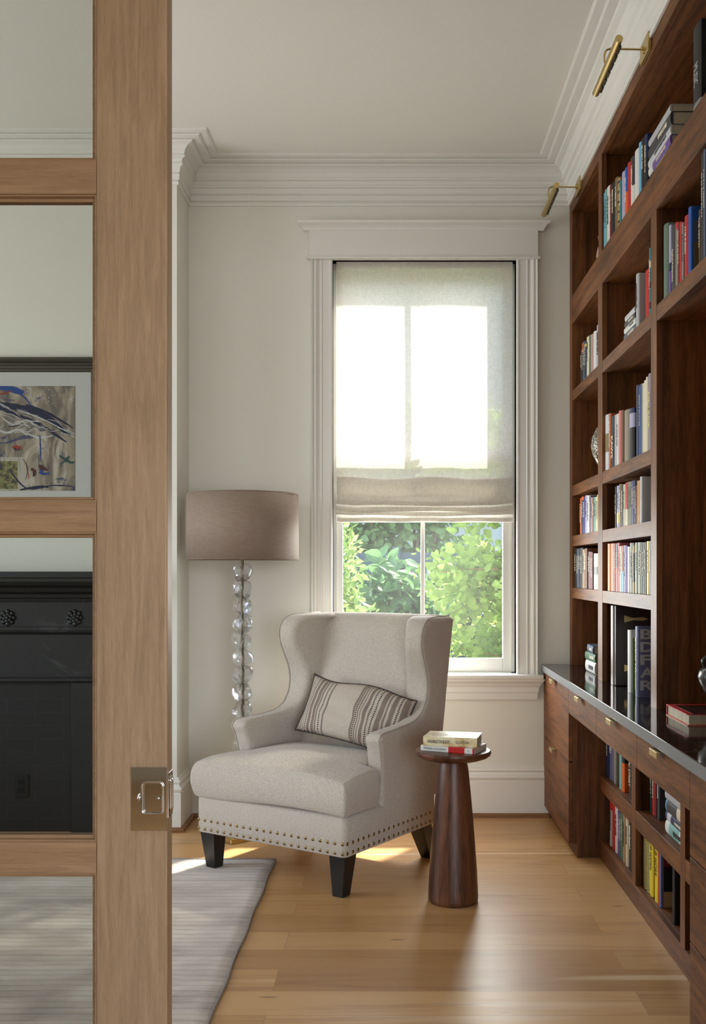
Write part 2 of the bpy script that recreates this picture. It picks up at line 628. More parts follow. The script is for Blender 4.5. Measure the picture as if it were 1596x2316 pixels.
struct(m.build('wall_left', M_WALL))
m = MB()
m.box(XRW, XRW + .15, YD1, YB, 0, ZC)
struct(m.build('wall_right', M_WALL))
struct(box('wall_over_bookcase', XR, XRW, YD1, YB, 3.24, ZC, M_WALL))
# wall between the rooms: pocket for the sliding door, wide opening
m = MB()
m.box(XFAR, -1.02, YD0 - .04, 1.985, 0, ZC)
m.box(XFAR, -1.02, 2.062, YD1 + .04, 0, ZC)
m.box(0.80, 3.0, YD0 - .04, YD1, 0, ZC)
m.box(-1.02, 0.80, YD0 - .04, 1.985, 2.62, ZC)
m.box(-1.02, 0.80, 2.062, YD1, 2.62, ZC)
struct(m.build('wall_front', M_WALL))
# room behind the camera
m = MB()
m.box(XFAR - .2, XFAR, -2.5, YD0 - .04, 0, ZC)
struct(m.build('wall_rear_left', M_WALL))
struct(box('wall_rear_right', 3.0, 3.15, -2.5, YD1, 0, ZC, M_WALL))
m = MB()
m.box(XFAR, -.3, -2.6, -2.45, 0, ZC); m.box(2.8, 3.0, -2.6, -2.45, 0, ZC)
m.box(-.3, 2.8, -2.6, -2.45, 0, .4); m.box(-.3, 2.8, -2.6, -2.45, 2.6, ZC)  # unseen opening added for the rear fill light
struct(m.build('wall_rear', M_WALL))


def sweep(name, path, prof, material, closed_ends=True, parent=None):
    """mitred moulding: path of plan points (room on the LEFT of travel), prof of (offset into the room, z)"""
    n = len(path)
    V2 = [Vector((p[0], p[1])) for p in path]
    offs = []
    for i in range(n):
        if i == 0:
            d = (V2[1] - V2[0]).normalized(); offs.append(Vector((-d.y, d.x)))
        elif i == n - 1:
            d = (V2[-1] - V2[-2]).normalized(); offs.append(Vector((-d.y, d.x)))
        else:
            a = (V2[i] - V2[i - 1]).normalized(); b = (V2[i + 1] - V2[i]).normalized()
            na, nb = Vector((-a.y, a.x)), Vector((-b.y, b.x))
            s = (na + nb); offs.append(s / (1 + na.dot(nb)))
    vs = []; fs = []
    k = len(prof)
    for i in range(n):
        for (p, z) in prof:
            q = V2[i] + offs[i] * p
            vs.append((q.x, q.y, z))
    for i in range(n - 1):
        for j in range(k - 1):
            fs.append((i * k + j, i * k + j + 1, (i + 1) * k + j + 1, (i + 1) * k + j))
        fs.append((i * k + k - 1, i * k, (i + 1) * k, (i + 1) * k + k - 1))
    fs.append(tuple(range(k))); fs.append(tuple((n - 1) * k + j for j in range(k))[::-1])
    o = new(name, vs, fs, material, parent)
    fixn(o)
    return o


# crown moulding, walked anticlockwise seen from above with the room on the left hand
crown = [(0, 3.225), (.008, 3.225), (.010, 3.238), (.004, 3.242), (.004, 3.246), (.014, 3.250), (.016, 3.276), (.010, 3.280), (.018, 3.286), (.022, 3.310),
         (.034, 3.316), (.036, 3.322), (.030, 3.326), (.034, 3.344), (.048, 3.350), (.050, 3.356), (.044, 3.360), (.050, 3.382), (.066, 3.400), (.090, 3.408),
         (.096, 3.414), (.092, 3.417), (.130, 3.4195), (.140, 3.424), (.136, 3.4265), (.172, 3.4285), (.182, 3.432), (.182, 3.436), (0, 3.436)]
path = [(XR, YD1), (XR, YB), (XL, YB), (XL, YC), (-3.35, YC), (-3.35, YB), (XFAR, YB), (XFAR, YD1)]
struct(sweep('trim_1', path, crown, M_TRIM), 'white stepped crown moulding', None)
base = [(0, 0), (.024, 0), (.024, .188), (.019, .192), (.019, .196), (.025, .200), (.028, .210), (.025, .220), (.016, .224), (.013, .236),
        (.018, .240), (.020, .246), (.012, .254), (.012, .262), (.007, .266), (0, .266)]
struct(sweep('baseboard_back', [(0.825, YB), (XL, YB), (XL, YC), (-1.469, YC)], base, M_TRIM))
shoe = [(.024, 0), (.042, 0), (.042, .012), (.038, .019), (.030, .022), (.024, .022)]
struct(sweep('trim_2', [(0.825, YB), (XL, YB), (XL, YC), (-1.469, YC)], shoe, M_SHOE))
struct(sweep('baseboard_left', [(XFAR, YB), (XFAR, YD1)], base, M_TRIM))

# ------------------------------------------------------------------ window
W = thing('window_1', None, None); W['kind'] = 'structure'
YW = YB
# jamb liner
m = MB()
m.box(WX0 - .02, WX0, YB - .0, YB + .2, WZ0, WZ1)
m.box(WX1, WX1 + .02, YB - .0, YB + .2, WZ0, WZ1)
m.box(WX0, WX1, YB, YB + .2, WZ1, WZ1 + .02)
m.build('jamb', M_TRIM, W)


def casing(x_in, sgn, name):
    # fluted casing profile across the width
    prof = [(0, 0), (0, .012), (.006, .017), (.012, .017), (.016, .013), (.052, .013), (.056, .017), (.060, .017), (.064, .013), (.070, .011), (.076, .013), (.080, .021),
            (.088, .025), (.094, .025), (.098, .019), (.103, .027), (.110, .030), (.113, .024), (.113, 0)]
    vs = [(x_in + sgn * a, YB - b, WZ0) for a, b in prof] + [(x_in + sgn * a, YB - b, WZ1) for a, b in prof]
    n = len(prof)
    fs = [(i, (i + 1) % n, n + (i + 1) % n, n + i) for i in range(n)] + [tuple(range(n)), tuple(range(n, 2 * n))[::-1]]
    return fixn(new(name, vs, fs, M_TRIM, W))


casing(WX0, -1, 'casing')
casing(WX1, 1, 'casing')
hx0, hx1 = WX0 - .122, WX1 + .113
m = MB(); m.box(hx0, hx1, YB - .028, YB, WZ1 + .008, WZ1 + .152)
m.build('header_board', M_TRIM, W, bevel=.001)
m = MB(); m.box(hx0 - .014, hx1 + .012, YB - .042, YB, WZ1 - .002, WZ1 + .009)
m.build('header_bead', M_TRIM, W, bevel=.003)
# cap with sloping crown
cp = [(0, WZ1 + .148), (.028, WZ1 + .148), (.032, WZ1 + .152), (.034, WZ1 + .160), (.042, WZ1 + .172), (.056, WZ1 + .180), (.060, WZ1 + .184), (.062, WZ1 + .192), (0, WZ1 + .192)]
sweep('header_cap', [(hx1, YB + .0), (hx1, YB - .0001), (hx0, YB - .0001), (hx0, YB)], cp, M_TRIM, parent=W)
# stool and apron
m = MB(); m.box(WX0 - .13, WX1 + .140, YB - .062, YB + .1, WZ0 - .012, WZ0 + .010)
m.build('stool', M_TRIM, W, bevel=.006, seg=3)
ap = [(0, WZ0 - .122), (.020, WZ0 - .122), (.022, WZ0 - .088), (.026, WZ0 - .084), (.028, WZ0 - .056), (.033, WZ0 - .050), (.040, WZ0 - .036), (.052, WZ0 - .024), (.054, WZ0 - .012), (0, WZ0 - .012)]
sweep('apron', [(WX1 + .09, YB), (WX1 + .09, YB - .0001), (WX0 - .09, YB - .0001), (WX0 - .09, YB)], ap, M_TRIM, parent=W)


def sash(name, y0, y1, z0, z1, gz0, gz1):
    gx0, gx1 = -.266, .592
    x0, x1 = WX0 + .015, WX1 - .018
    m = MB()
    m.box(x0, gx0, y0, y1, z0, z1); m.box(gx1, x1, y0, y1, z0, z1)
    m.box(gx0, gx1, y0, y1, z0, gz0); m.box(gx0, gx1, y0, y1, gz1, z1)
    s = m.build(name, M_TRIM, W, bevel=.003)
    yc = (y0 + y1) / 2
    m = MB(); m.box(.1525, .1735, y0 + .004, y1 - .004, gz0, gz1)
    m.build('muntin', M_TRIM, s, bevel=.003)
    m = MB(); m.box(gx0, gx1, yc - .002, yc + .002, gz0, gz1)
    m.build('glass_pane', M_PANE, s)
    return s


s1 = sash('lower_sash', 5.575, 5.608, .757, 1.925, .829, 1.88)
sash('upper_sash', 5.612, 5.645, 1.90, 2.935, 1.953, 2.88)
m = MB(); m.box(WX0, WX0 + .015, 5.56, 5.65, WZ0, WZ1); m.box(WX1 - .018, WX1, 5.56, 5.65, WZ0, WZ1); m.box(WX0, WX1, 5.56, 5.70, WZ0, .757)
m.build('sash_stop', M_TRIM, W)
m = MB(); m.box(.12, .21, 5.58, 5.612, 1.925, 1.945); m.tube([(.165, 5.60, 1.93), (.165, 5.60, 1.985), (.20, 5.60, 1.99)], .012)
m.build('sash_lock', M_NICKEL, W, bevel=.002)

# roman blind, hung inside the opening
bx0, bx1 = -.297, .637
ys = 5.512


def blind_profile():
    p = [(ys, 2.935), (ys - .004, 2.90), (ys, 2.5), (ys + .002, 2.1), (ys, 1.80), (ys - .006, 1.72), (ys - .016, 1.665), (ys - .020, 1.652),
         (ys - .012, 1.644), (ys - .006, 1.655), (ys - .010, 1.66), (ys - .024, 1.635), (ys - .030, 1.618), (ys - .020, 1.610), (ys - .008, 1.622), (ys - .014, 1.63), (ys - .030, 1.606), (ys - .035, 1.596),
         (ys - .020, 1.590), (ys - .012, 1.600), (ys - .016, 1.60), (ys - .022, 1.59), (ys - .022, 1.553)]
    return p


prof = blind_profile()
NXB = 48
vs = []; fs = []
for i, (y, z) in enumerate(prof):
    for k in range(NXB + 1):
        u = k / NXB
        x = bx0 + (bx1 - bx0) * u
        amp = 0.0
        if 6 <= i <= 19:
            edge = max(0, 1 - min(u, 1 - u) / .1)
            amp = .0045 * math.sin(u * 9.0 + i * .7) - .006 * (1 - edge) * (1 if i < 12 else .5) + .004 * edge
        dy = .002 * math.sin(u * 22 + z * 4) if i > 3 else 0
        if i in (1, 2, 3, 4):
            dy += .0025 * math.sin(u * PI * 4)
        vs.append((x, y + dy, z + amp))
for i in range(len(prof) - 1):
    for k in range(NXB):
        a = i * (NXB + 1) + k
        fs.append((a, a + 1, a + NXB + 2, a + NXB + 1))
B = thing('roman_blind', 'translucent linen roman blind half lowered inside the window frame', 'window blind', (0, 0, 0))
new('blind_fabric', vs, fs, M_LINEN, B, smooth=True)
vs = []; fs = []
bp = [(ys + .004, 1.792), (ys + .016, 1.735), (ys + .030, 1.66), (ys + .034, 1.63), (ys + .024, 1.618), (ys + .010, 1.625), (ys + .006, 1.66), (ys + .008, 1.70)]
for (y, z) in bp:
    for k in range(NXB + 1):
        u = k / NXB
        vs.append((bx0 + .004 + (bx1 - bx0 - .008) * u, y + .002 * math.sin(u * 17 + z * 9), z + .006 * math.sin(u * 12.5 + 1)))
for i in range(len(bp) - 1):
    for k in range(NXB):
        a = i * (NXB + 1) + k
        fs.append((a, a + 1, a + NXB + 2, a + NXB + 1))
new('gathered_fold', vs, fs, M_LINEN, B, smooth=True)
vs = [(x, y + .014 + .002 * math.sin(x * 21), z - .028 if i > 2 * (NXB + 1) else z + .004) for i, (x, y, z) in enumerate(vs)]
new('gathered_fold', vs, fs, M_LINEN, B, smooth=True)
m = MB(); m.box(bx0, bx1, ys + .004, ys + .045, 2.90, 2.938)
m.build('head_rail', M_TRIM, B)
m = MB(); m.box(bx0 + .01, bx1 - .01, ys - .020, ys - .014, 1.556, 1.574)
m.build('bottom_bar', M_LINEN, B)

# side window added, out of view, to house the side fill light
W2 = thing('added_side_window', None, None); W2['kind'] = 'structure'
m = MB()
m.box(XFAR - .12, XFAR - .06, 2.7, 2.76, .75, 2.95); m.box(XFAR - .12, XFAR - .06, 4.74, 4.8, .75, 2.95); m.box(XFAR - .12, XFAR - .06, 3.72, 3.78, .75, 2.95)
m.box(XFAR - .12, XFAR - .06, 2.7, 4.8, .75, .81); m.box(XFAR - .12, XFAR - .06, 2.7, 4.8, 2.89, 2.95); m.box(XFAR - .12, XFAR - .06, 2.7, 4.8, 1.82, 1.87)
m.build('window_frame', M_TRIM, W2)
m = MB(); m.box(XFAR - .0, XFAR + .02, 2.58, 2.7, .63, 3.07); m.box(XFAR, XFAR + .02, 4.8, 4.92, .63, 3.07); m.box(XFAR, XFAR + .02, 2.7, 4.8, .63, .75); m.box(XFAR, XFAR + .02, 2.7, 4.8, 2.95, 3.07)
m.build('casing', M_TRIM, W2, bevel=.003)

# ------------------------------------------------------------------ sliding glazed oak door in front
D = thing('door_1', None, None); D['kind'] = 'structure'
D['label'] = 'sliding oak door with glass panes'
DY0, DY1 = 2.0, 2.047
DXR = -0.4332
SX = -0.5702       # inner edge of the stile
DXL = -1.52
DZT = 2.60
m = MB(); m.box(SX, DXR, DY0, DY1, 0.012, DZT)
m.build('stile', M_OAKZ, D, bevel=.0035, seg=3)
m = MB(); m.box(DXL, DXL + .137, DY0, DY1, .012, DZT)
m.build('stile', M_OAKZ, D, bevel=.0035)


def pz(y, Y=2.0):
    return EYE - (y - VY) * Y / F


rails = [(pz(438.5), pz(363)), (pz(1203), pz(1135)), (pz(1975), pz(1905)), (.012, .20), (2.44, DZT)]
order = sorted(rails)
for (z0, z1) in order:
    m = MB(); m.box(DXL + .137, SX, DY0, DY1, z0, z1)
    m.build('rail', M_OAKX, D, bevel=.0012)
gx0, gx1 = DXL + .137, SX
for (a, b) in zip(order[:-1], order[1:]):
    z0, z1 = a[1], b[0]
    yc = (DY0 + DY1) / 2
    # ovolo sticking round the pane, on both faces
    m = MB()
    for (ya, yb) in ((DY0 + .004, yc - .003), (yc + .003, DY1 - .004)):
        yf, yr = (ya, yb) if ya < yc - .003 else (yb, ya)
        w = .0105
        q = [(0, yf), (.0035, yf), (.0055, yf + (yr - yf) * .45), (w, yf + (yr - yf) * .6), (w, yr), (0, yr)]
        # four mitred bars
        ring = []
        for (p, y) in q:
            ring.append([(gx0 + p, y, z0 + p), (gx1 - p, y, z0 + p), (gx1 - p, y, z1 - p), (gx0 + p, y, z1 - p)])
        vs = [v_ for r_ in ring for v_ in r_]
        fs = []
        for i in range(len(q)):
            i2 = (i + 1) % len(q)
            for k in range(4):
                k2 = (k + 1) % 4
                fs.append((i * 4 + k, i * 4 + k2, i2 * 4 + k2, i2 * 4 + k))
        m.add(vs, fs)
    m.build('glazing_bead', M_OAKX, D)
    m = MB(); m.box(gx0, gx1, yc - .003, yc + .003, z0, z1)
    m.build('glass_pane', M_DOORPANE, D)


def px3(x, y, Y):
    return Vector(((x - VX) * Y / F, Y, EYE - (y - VY) * Y / F))


# pull plate let into the door stile
a, b = px3(298, 1735, 1.998), px3(378, 1878, 1.998)
x0, x1, z1, z0 = a.x, b.x - .001, a.z, b.z
rx0, rx1 = px3(322, 0, 1.998).x, px3(369, 0, 1.998).x
rz1, rz0 = px3(0, 1769, 1.998).z, px3(0, 1840, 1.998).z
m = MB()
yf, yb = 1.9945, 2.0002
m.box(x0, rx0, yf, yb, z0, z1); m.box(rx1, x1, yf, yb, z0, z1); m.box(rx0, rx1, yf, yb, z0, rz0); m.box(rx0, rx1, yf, yb, rz1, z1)
# the dished finger pull behind the ring
m.box(rx0, rx1, 1.9992, 1.9998, rz0, rz1)
m.box(rx0, rx0 + .0006, 1.9955, 1.9995, rz0, rz1); m.box(rx1 - .0006, rx1, 1.9955, 1.9995, rz0, rz1)
m.box(rx0, rx1, 1.9955, 1.9995, rz0, rz0 + .0006); m.box(rx0, rx1, 1.9955, 1.9995, rz1 - .0006, rz1)
K = m.build('pull_plate', M_NICKEL, D)
K['label'] = 'polished nickel plate'
r = .0022
c = .007
pp = []
for (cx, cz, a0) in ((rx1 - c, rz1 - c, 0), (rx0 + c, rz1 - c, PI / 2), (rx0 + c, rz0 + c, PI), (rx1 - c, rz0 + c, 1.5 * PI)):
    for k in range(5):
        a_ = a0 + k * PI / 8
        pp.append((cx + c * math.cos(a_), yf - .0005, cz + c * math.sin(a_)))
pp.append(pp[0])
m = MB(); m.tube(pp, .0028, 10, cap=False)
m.build('pull_rim', M_NICKEL, K, smooth=True)
q = px3(309, 1806, yf)
m = MB(); m.tube([(q.x, yf + .001, q.z), (q.x, yf - .004, q.z)], [.0062, .0056], 20); m.tube([(q.x + .002, yf - .003, q.z + .001), (q.x + .004, yf - .004, q.z + .009)], [.0026, .0012], 8)
m.build('thumb_turn', M_NICKEL, K, auto=True)
q = px3(361, 1803, 2.006)
m = MB(); m.lathe([(.0001, 0), (.003, .0006), (.0042, .0022), (.003, .0042), (.0001, .005)], 0, 0, 12)
o = m.build('screw', M_NICKEL, K, smooth=True); o.location = (q.x, 1.9990, q.z); o.rotation_euler = (PI / 2, 0, 0)
# edge pull on the door's edge
m = MB(); m.box(DXR - .001, DXR + .0018, 2.004, 2.043, z0 + .004 + .018, z1 - .012)
E = m.build('edge_plate', M_NICKEL, D, bevel=.0008)
m = MB(); m.tube([(DXR + .003, 2.014, z1 - .022), (DXR + .0042, 2.014, z1 - .03), (DXR + .0042, 2.014, z0 + .04), (DXR + .003, 2.014, z0 + .032)], .0018, 8)
m.tube([(DXR + .003, 2.030, z1 - .022), (DXR + .0042, 2.030, z1 - .03), (DXR + .0042, 2.030, z0 + .04), (DXR + .003, 2.030, z0 + .032)], .0018, 8)
m.build('edge_pull', M_NICKEL, E, smooth=True)

# ------------------------------------------------------------------ fitted bookcase over the worktop
ZT = .805          # worktop top
ZCB = .768
XBK = 1.262        # back panel plane
FT = .022          # panel thickness behind the face frame
BC = thing('bookcase', 'tall dark walnut built-in bookcase with open bays above the black worktop', 'bookcase', (0, 0, 0))
YN = YD1 + .005    # near end of the joinery


def part(name, x0, x1, y0, y1, z0, z1, material, parent, bevel=.0005):
    return box(name, x0, x1, y0, y1, z0, z1, material, parent, bevel=bevel, seg=1)


ZTOP = 3.2385
XF = XR
st = [(5.42, YB - .001), (4.643, 4.740), (3.689, 3.770), (2.74, 2.82)]
# stiles of the face frame; the far post and the one by the wall run to the top rail, the others stop at the thick rail
part('stile', XF, XF + .022, 5.42, YB - .001, ZT, 3.166, M_WV, BC)
part('stile', XF, XF + .022, 4.643, 4.740, ZT, 2.583, M_WV, BC)
part('stile', XF, XF + .022, 4.655, 4.728, 2.732, 3.166, M_WV, BC)
part('stile', XF, XF + .022, 3.689, 3.770, ZT, 2.583, M_WV, BC)
part('stile', XF, XF + .022, 2.74, 2.82, ZT, 2.583, M_WV, BC)
part('stile', XF, XF + .022, YN, YN + .07, ZT, 3.166, M_WV, BC)
part('top_rail', XF, XF + .022, YN, YB - .001, 3.166, ZTOP, M_WY, BC)
part('rail', XF, XF + .022, 3.728, 5.4195, 2.583, 2.732, M_WY, BC)
part('rail', XF, XF + .022, YN + .0705, 3.7265, 2.583, 2.732, M_WY, BC)
# divider panels
for (y, z0, z1) in ((5.42, ZT, 3.20), (4.66, ZT, 2.6), (4.68, 2.72, 3.20), (3.70, ZT, 2.6), (2.76, ZT, 2.6), (YN + .02, ZT, 3.2)):
    part('divider_panel', XF + .022, XBK, y, y + .066 if 3 < y < 5.3 else y + .05, z0, z1, M_WV, BC)
part('back_panel', XBK, XBK + .014, YN, YB - .001, ZT, 3.22, M_WV, BC)
part('top_panel', XF + .022, XBK, YN, YB - .001, 3.168, 3.19, M_WY, BC)
part('shelf', XF + .022, XBK, 3.728, YB - .002, 2.585, 2.730, M_WY, BC)
part('shelf', XF + .022, XBK, YN, 3.7265, 2.585, 2.730, M_WY, BC)
LV = {'B': (2.182, 2.2355), 'C': (1.686, 1.740), 'D': (1.4255, 1.4795), 'E': (1.156, 1.2095)}
for k, (z0, z1) in LV.items():
    part('shelf', XF + .0008, XBK, 4.7405, 5.4195, z0, z1, M_WY, BC)
    part('shelf', XF + .0008, XBK, 3.7705, 4.6425, z0, z1, M_WY, BC)
part('shelf', XF + .0008, XBK, 2.8205, 3.6885, 2.186, 2.241, M_WY, BC)
part('shelf', XF + .0008, XBK, YN + .07, 2.7395, 2.182, 2.2355, M_WY, BC)
part('shelf', XF + .0008, XBK, YN + .07, 2.7395, 1.60, 1.654, M_WY, BC)
part('shelf', XF + .0008, XBK, YN + .07, 2.7395, 1.16, 1.21, M_WY, BC)

# worktop
m = MB()
m.box(.788, XBK + .014, YN, YB - .001, ZCB, ZT)
WT = m.build('worktop', M_STONE, bevel=.0025, seg=2)
tag(WT, 'long polished black marble worktop with pale veins and grey painted-sheen edge', 'worktop')
XC, XD = .820, .800    # carcass and drawer-front planes


fe = box('honed_edge_sheen', .7865, .7885, YN, YB - .001, ZCB + .0015, ZT - .0015, mat('honed_stone_sheen', rgb(118, 120, 120), .45), WT)  # lighter grey colours in the light reflected by the stone's front edge
fe['label'] = 'honed front edge with painted grey sheen'


def handle(parent, y, z, L=.085):
    """brass edge pull, a folded tab hooked over the top of a drawer front"""
    m = MB()
    m.box(XD - .022, XD + .004, y - L / 2, y + L / 2, z - .0005, z + .0022)
    m.box(XD - .0245, XD - .0215, y - L / 2, y + L / 2, z - .017, z + .0022)
    o = m.build('handle', M_BRASSH, parent, bevel=.0008)
    o['label'] = 'brass edge pull'
    return o


def cabinet(label, y0, y1, fronts, hy=None):
    c = thing('drawer_cabinet', label, 'cabinet')
    part('carcass', XC, XBK, y0 + .001, y1, .058, ZCB - .001, M_WV, c)
    part('plinth', XC + .014, XBK, y0 + .001, y1, 0.0, .058, M_WY, c)
    for (z0, z1) in fronts:
        f = part('drawer_front', XD, XC - .001, y0 + .0015, y1 - .0015, z0, z1, M_WY, c)
        handle(f, (y0 + y1) / 2 if hy is None else hy, z1 - .0005)
    return c


cabinet('dark walnut two-drawer cabinet under the worktop by the window wall', 4.718, YB - .002, [(.062, .4265), (.4305, .762)], 5.11)
part('side_panel', XC + .0145, XBK, 4.7001, 4.7178, 0.0, .651, M_WV, bpy.data.objects['drawer_cabinet'])
# second pedestal near the camera
cabinet('dark walnut pedestal cabinet at the near end of the desk', YN, 2.797, [(.062, .30), (.304, .53), (.534, .762)])
# desk drawers spanning the knee hole
DK = thing('desk_drawer_unit', 'row of three shallow walnut desk drawers between the two pedestals', 'drawers')
part('carcass', XC, XBK, 2.799, 4.716, .655, ZCB - .001, M_WY, DK)
for (a, b) in ((4.079, 4.7165), (3.404, 4.075), (2.7985, 3.400)):
    f = part('drawer_front', XD, XC - .001, a, b, .652, .762, M_WY, DK)
    handle(f, (a + b) / 2, .7615)
# low bookcase in the knee hole
LB = thing('low_bookcase', 'low walnut bookcase of open compartments set back beneath the desk drawers', 'bookcase')
y0, y1 = 2.799, 4.699
part('bottom_rail', XF, XF + .022, y0, y1, 0, .083, M_WY, LB)
part('bottom_shelf', XF + .022, XBK, y0, y1, .055, .083, M_WY, LB)
for (a, b) in ((4.078, 4.695), (3.386, 4.009), (2.87, 3.331)):
    part('shelf', XF + .0008, XBK, a + .0005, b - .0005, .305, .374, M_WY, LB)
for (a, b) in ((4.009, 4.078), (3.331, 3.386), (2.80, 2.87)):
    part('stile', XF, XF + .022, a, b, .083, .654, M_WV, LB)
    part('divider_panel', XF + .022, XBK, a + .015, b - .015, .083, .654, M_WV, LB)
part('back_panel', XBK, XBK + .012, y0, y1, 0, .654, M_WV, LB)

# ------------------------------------------------------------------ picture lights
def picture_light(label, yc):
    t_ = thing('picture_light', label, 'picture light', (XF, yc, 3.216), group='brass picture lights over the bookcase')
    m = MB(); m.box(-.014, -.0005, -.062, .062, -.032, .034)
    m.build('back_plate', M_BRASS, t_, bevel=.0015)
    for (sy, sz) in ((.012, .012), (-.006, -.018)):
        m = MB(); m.tube([(-.014, sy, sz), (-.019, sy, sz)], .0045, 10)
        m.build('screw', M_BRASS, t_, auto=True)
    pts = [(-.012, 0, -.002), (-.10, 0, 0), (-.128, 0, .002), (-.150, .0, -.004), (-.158, .0, -.022), (-.157, .0, -.052), (-.150, .0, -.066)]
    m = MB(); m.tube(spline(pts, 6), .0038, 12); m.tube([(-.014, 0, -.002), (-.022, 0, -.002)], .008, 14)
    m.build('arm', M_BRASS, t_, auto=True)
    m = MB(); m.tube([(-.150, -.208, -.068), (-.150, .208, -.068)], .0135, 28)
    tb = m.build('lamp_tube', M_BRASS, t_, auto=True, bevel=0)
    m = MB()
    for k in range(6):
        y = -.15 + k * .06
        m.box(-.142, -.134, y - .022, y + .022, -.083, -.072)
    m.build('lens', mat('dark_lens', rgb(58, 50, 38), 0.15), tb)
    return t_


picture_light('brass tube picture light on an arm, the nearer and larger one', 3.818)
picture_light('brass tube picture light on an arm, the farther one by the window wall', 5.19)

# ------------------------------------------------------------------ books
PAL = {
 'white': (214, 212, 206), 'cream': (214, 204, 178), 'ivory': (226, 218, 196), 'tan': (168, 138, 98), 'brown': (112, 74, 50), 'dark brown': (62, 40, 28),
 'black': (26, 25, 26), 'charcoal': (58, 58, 62), 'grey': (128, 128, 126), 'pale grey': (176, 176, 178), 'slate': (84, 94, 112), 'silver': (190, 192, 196),
 'navy': (26, 36, 78), 'blue': (38, 86, 168), 'light blue': (112, 176, 214), 'periwinkle': (100, 101, 134), 'lavender': (168, 166, 196), 'lilac': (140, 124, 140),
 'purple': (108, 78, 148), 'violet': (72, 62, 128), 'teal': (44, 118, 122), 'sea green': (120, 168, 160), 'green': (74, 108, 82), 'bright green': (106, 138, 44), 'sage': (128, 132, 104), 'dark green': (28, 64, 54),
 'grey green': (98, 118, 104), 'red': (186, 34, 34), 'dark red': (112, 28, 30), 'maroon': (92, 36, 34), 'pink': (206, 112, 112), 'dusty pink': (176, 140, 134),
 'orange': (222, 100, 34), 'pale orange': (226, 150, 84), 'rust': (170, 84, 38), 'yellow': (214, 190, 44), 'pale yellow': (222, 208, 128), 'khaki': (118, 100, 62), 'taupe': (140, 130, 114),
}
M_PAGES = mat('book_pages', rgb(196, 184, 160), 0.9, spec=0.1)
t = NT(M_PAGES)
t.base(t.ramp(t.noise(t.coords((500, 500, 3)), 1, 2), [(0.4, rgb(176, 164, 142)), (0.6, rgb(210, 200, 178))]))


def book_mat(c):
    n = 'cover_' + c.replace(' ', '_')
    return MATS.get(n) or mat(n, rgb(*PAL[c]), 0.5, spec=0.35)


LIGHT = {'white', 'cream', 'ivory', 'tan', 'pale grey', 'silver', 'light blue', 'lavender', 'pale orange', 'yellow', 'pale yellow', 'dusty pink', 'sage', 'sea green', 'taupe', 'orange', 'pink', 'grey'}


def make_book(t_, h, d, colour, label, group, band=None, text=None, title=True, soft=False, tcol=None, round_=.35):
    """local frame: spine plane x=0 facing -x, thickness along y (centred), height z, depth +x"""
    o = thing('book', label, 'book', group=group)
    cm = book_mat(colour)
    c = min(.0022, t_ * .18)
    # cover with a softly rounded spine and two boards
    n = 7
    sp = []
    for k in range(n + 1):
        a = -PI / 2 + PI * k / n
        sp.append((t_ * round_ * .45 * (1 - math.cos(a)), t_ / 2 * math.sin(a)))
    # outer outline: from far board round the spine to the near board
    dx0 = sp[0][0]
    outl = [(d, -t_ / 2)] + sp + [(d, t_ / 2)]
    inn = [(d, t_ / 2 - c), (dx0 + c * 1.2, t_ / 2 - c), (dx0 + c * 1.2, -t_ / 2 + c), (d, -t_ / 2 + c)]
    poly = outl + inn
    m = MB(); m.prism(poly, lambda a, b: (a, b, 0), lambda a, b: (a, b, h))
    cv = m.build('cover', cm, o)
    for p in cv.data.polygons:
        if abs(p.normal.z) < .2 and p.normal.x < -.02: p.use_smooth = False
    e = .0005 if soft else .003
    m = MB(); m.box(dx0 + c * 1.2, d - e - (.001 if soft else .003), -t_ / 2 + c, t_ / 2 - c, e, h - e)
    m.build('pages', M_PAGES, o)
    if band:
        for (za, zb, bc) in band:
            ofs = .0003
            b2 = [(x - ofs, y) for (x, y) in sp]
            pts0 = [(d, -t_ / 2 - ofs)] + [(sp[0][0], -t_ / 2 - ofs)] + b2[1:-1] + [(sp[-1][0], t_ / 2 + ofs), (d, t_ / 2 + ofs)]
            vs = [(x, y, za * h) for x, y in pts0] + [(x, y, zb * h) for x, y in pts0]
            k = len(pts0)
            new('cover_band', vs, [(i, i + 1, k + i + 1, k + i) for i in range(k - 1)], book_mat(bc), o)
    tm = book_mat(tcol) if tcol else (book_mat('charcoal') if colour in LIGHT else book_mat('ivory'))
    if text:
        s_, frac, pos = text
        M = Matrix.Translation(Vector((-.0006, 0, h * pos))) @ Matrix(((0, 0, -1, 0), (0, -1, 0, 0), (-1, 0, 0, 0), (0, 0, 0, 1)))
        text_part('title_lettering', s_, tm, o, M, length=h * frac, height=t_ * .55, bold=.012)
    elif title:
        # unreadable small print: short dashes down the spine
        m = MB(); z = h * random.uniform(.80, .88); w = t_ * .16
        zend = h * random.uniform(.3, .5)
        while z > zend:
            L = random.uniform(.003, .008)
            m.box(-.0008, .0006, -w * random.uniform(.7, 1.2), w, z - L, z)
            z -= L + random.choice((.0018, .0018, .005))
        m.build('spine_title', tm, o)
    return o


ORD = ['first', 'second', 'third', 'fourth', 'fifth', 'sixth', 'seventh', 'eighth', 'ninth', 'tenth', 'eleventh', 'twelfth', 'thirteenth', 'fourteenth', 'fifteenth', 'sixteenth', 'seventeenth', 'eighteenth', 'nineteenth', 'twentieth']


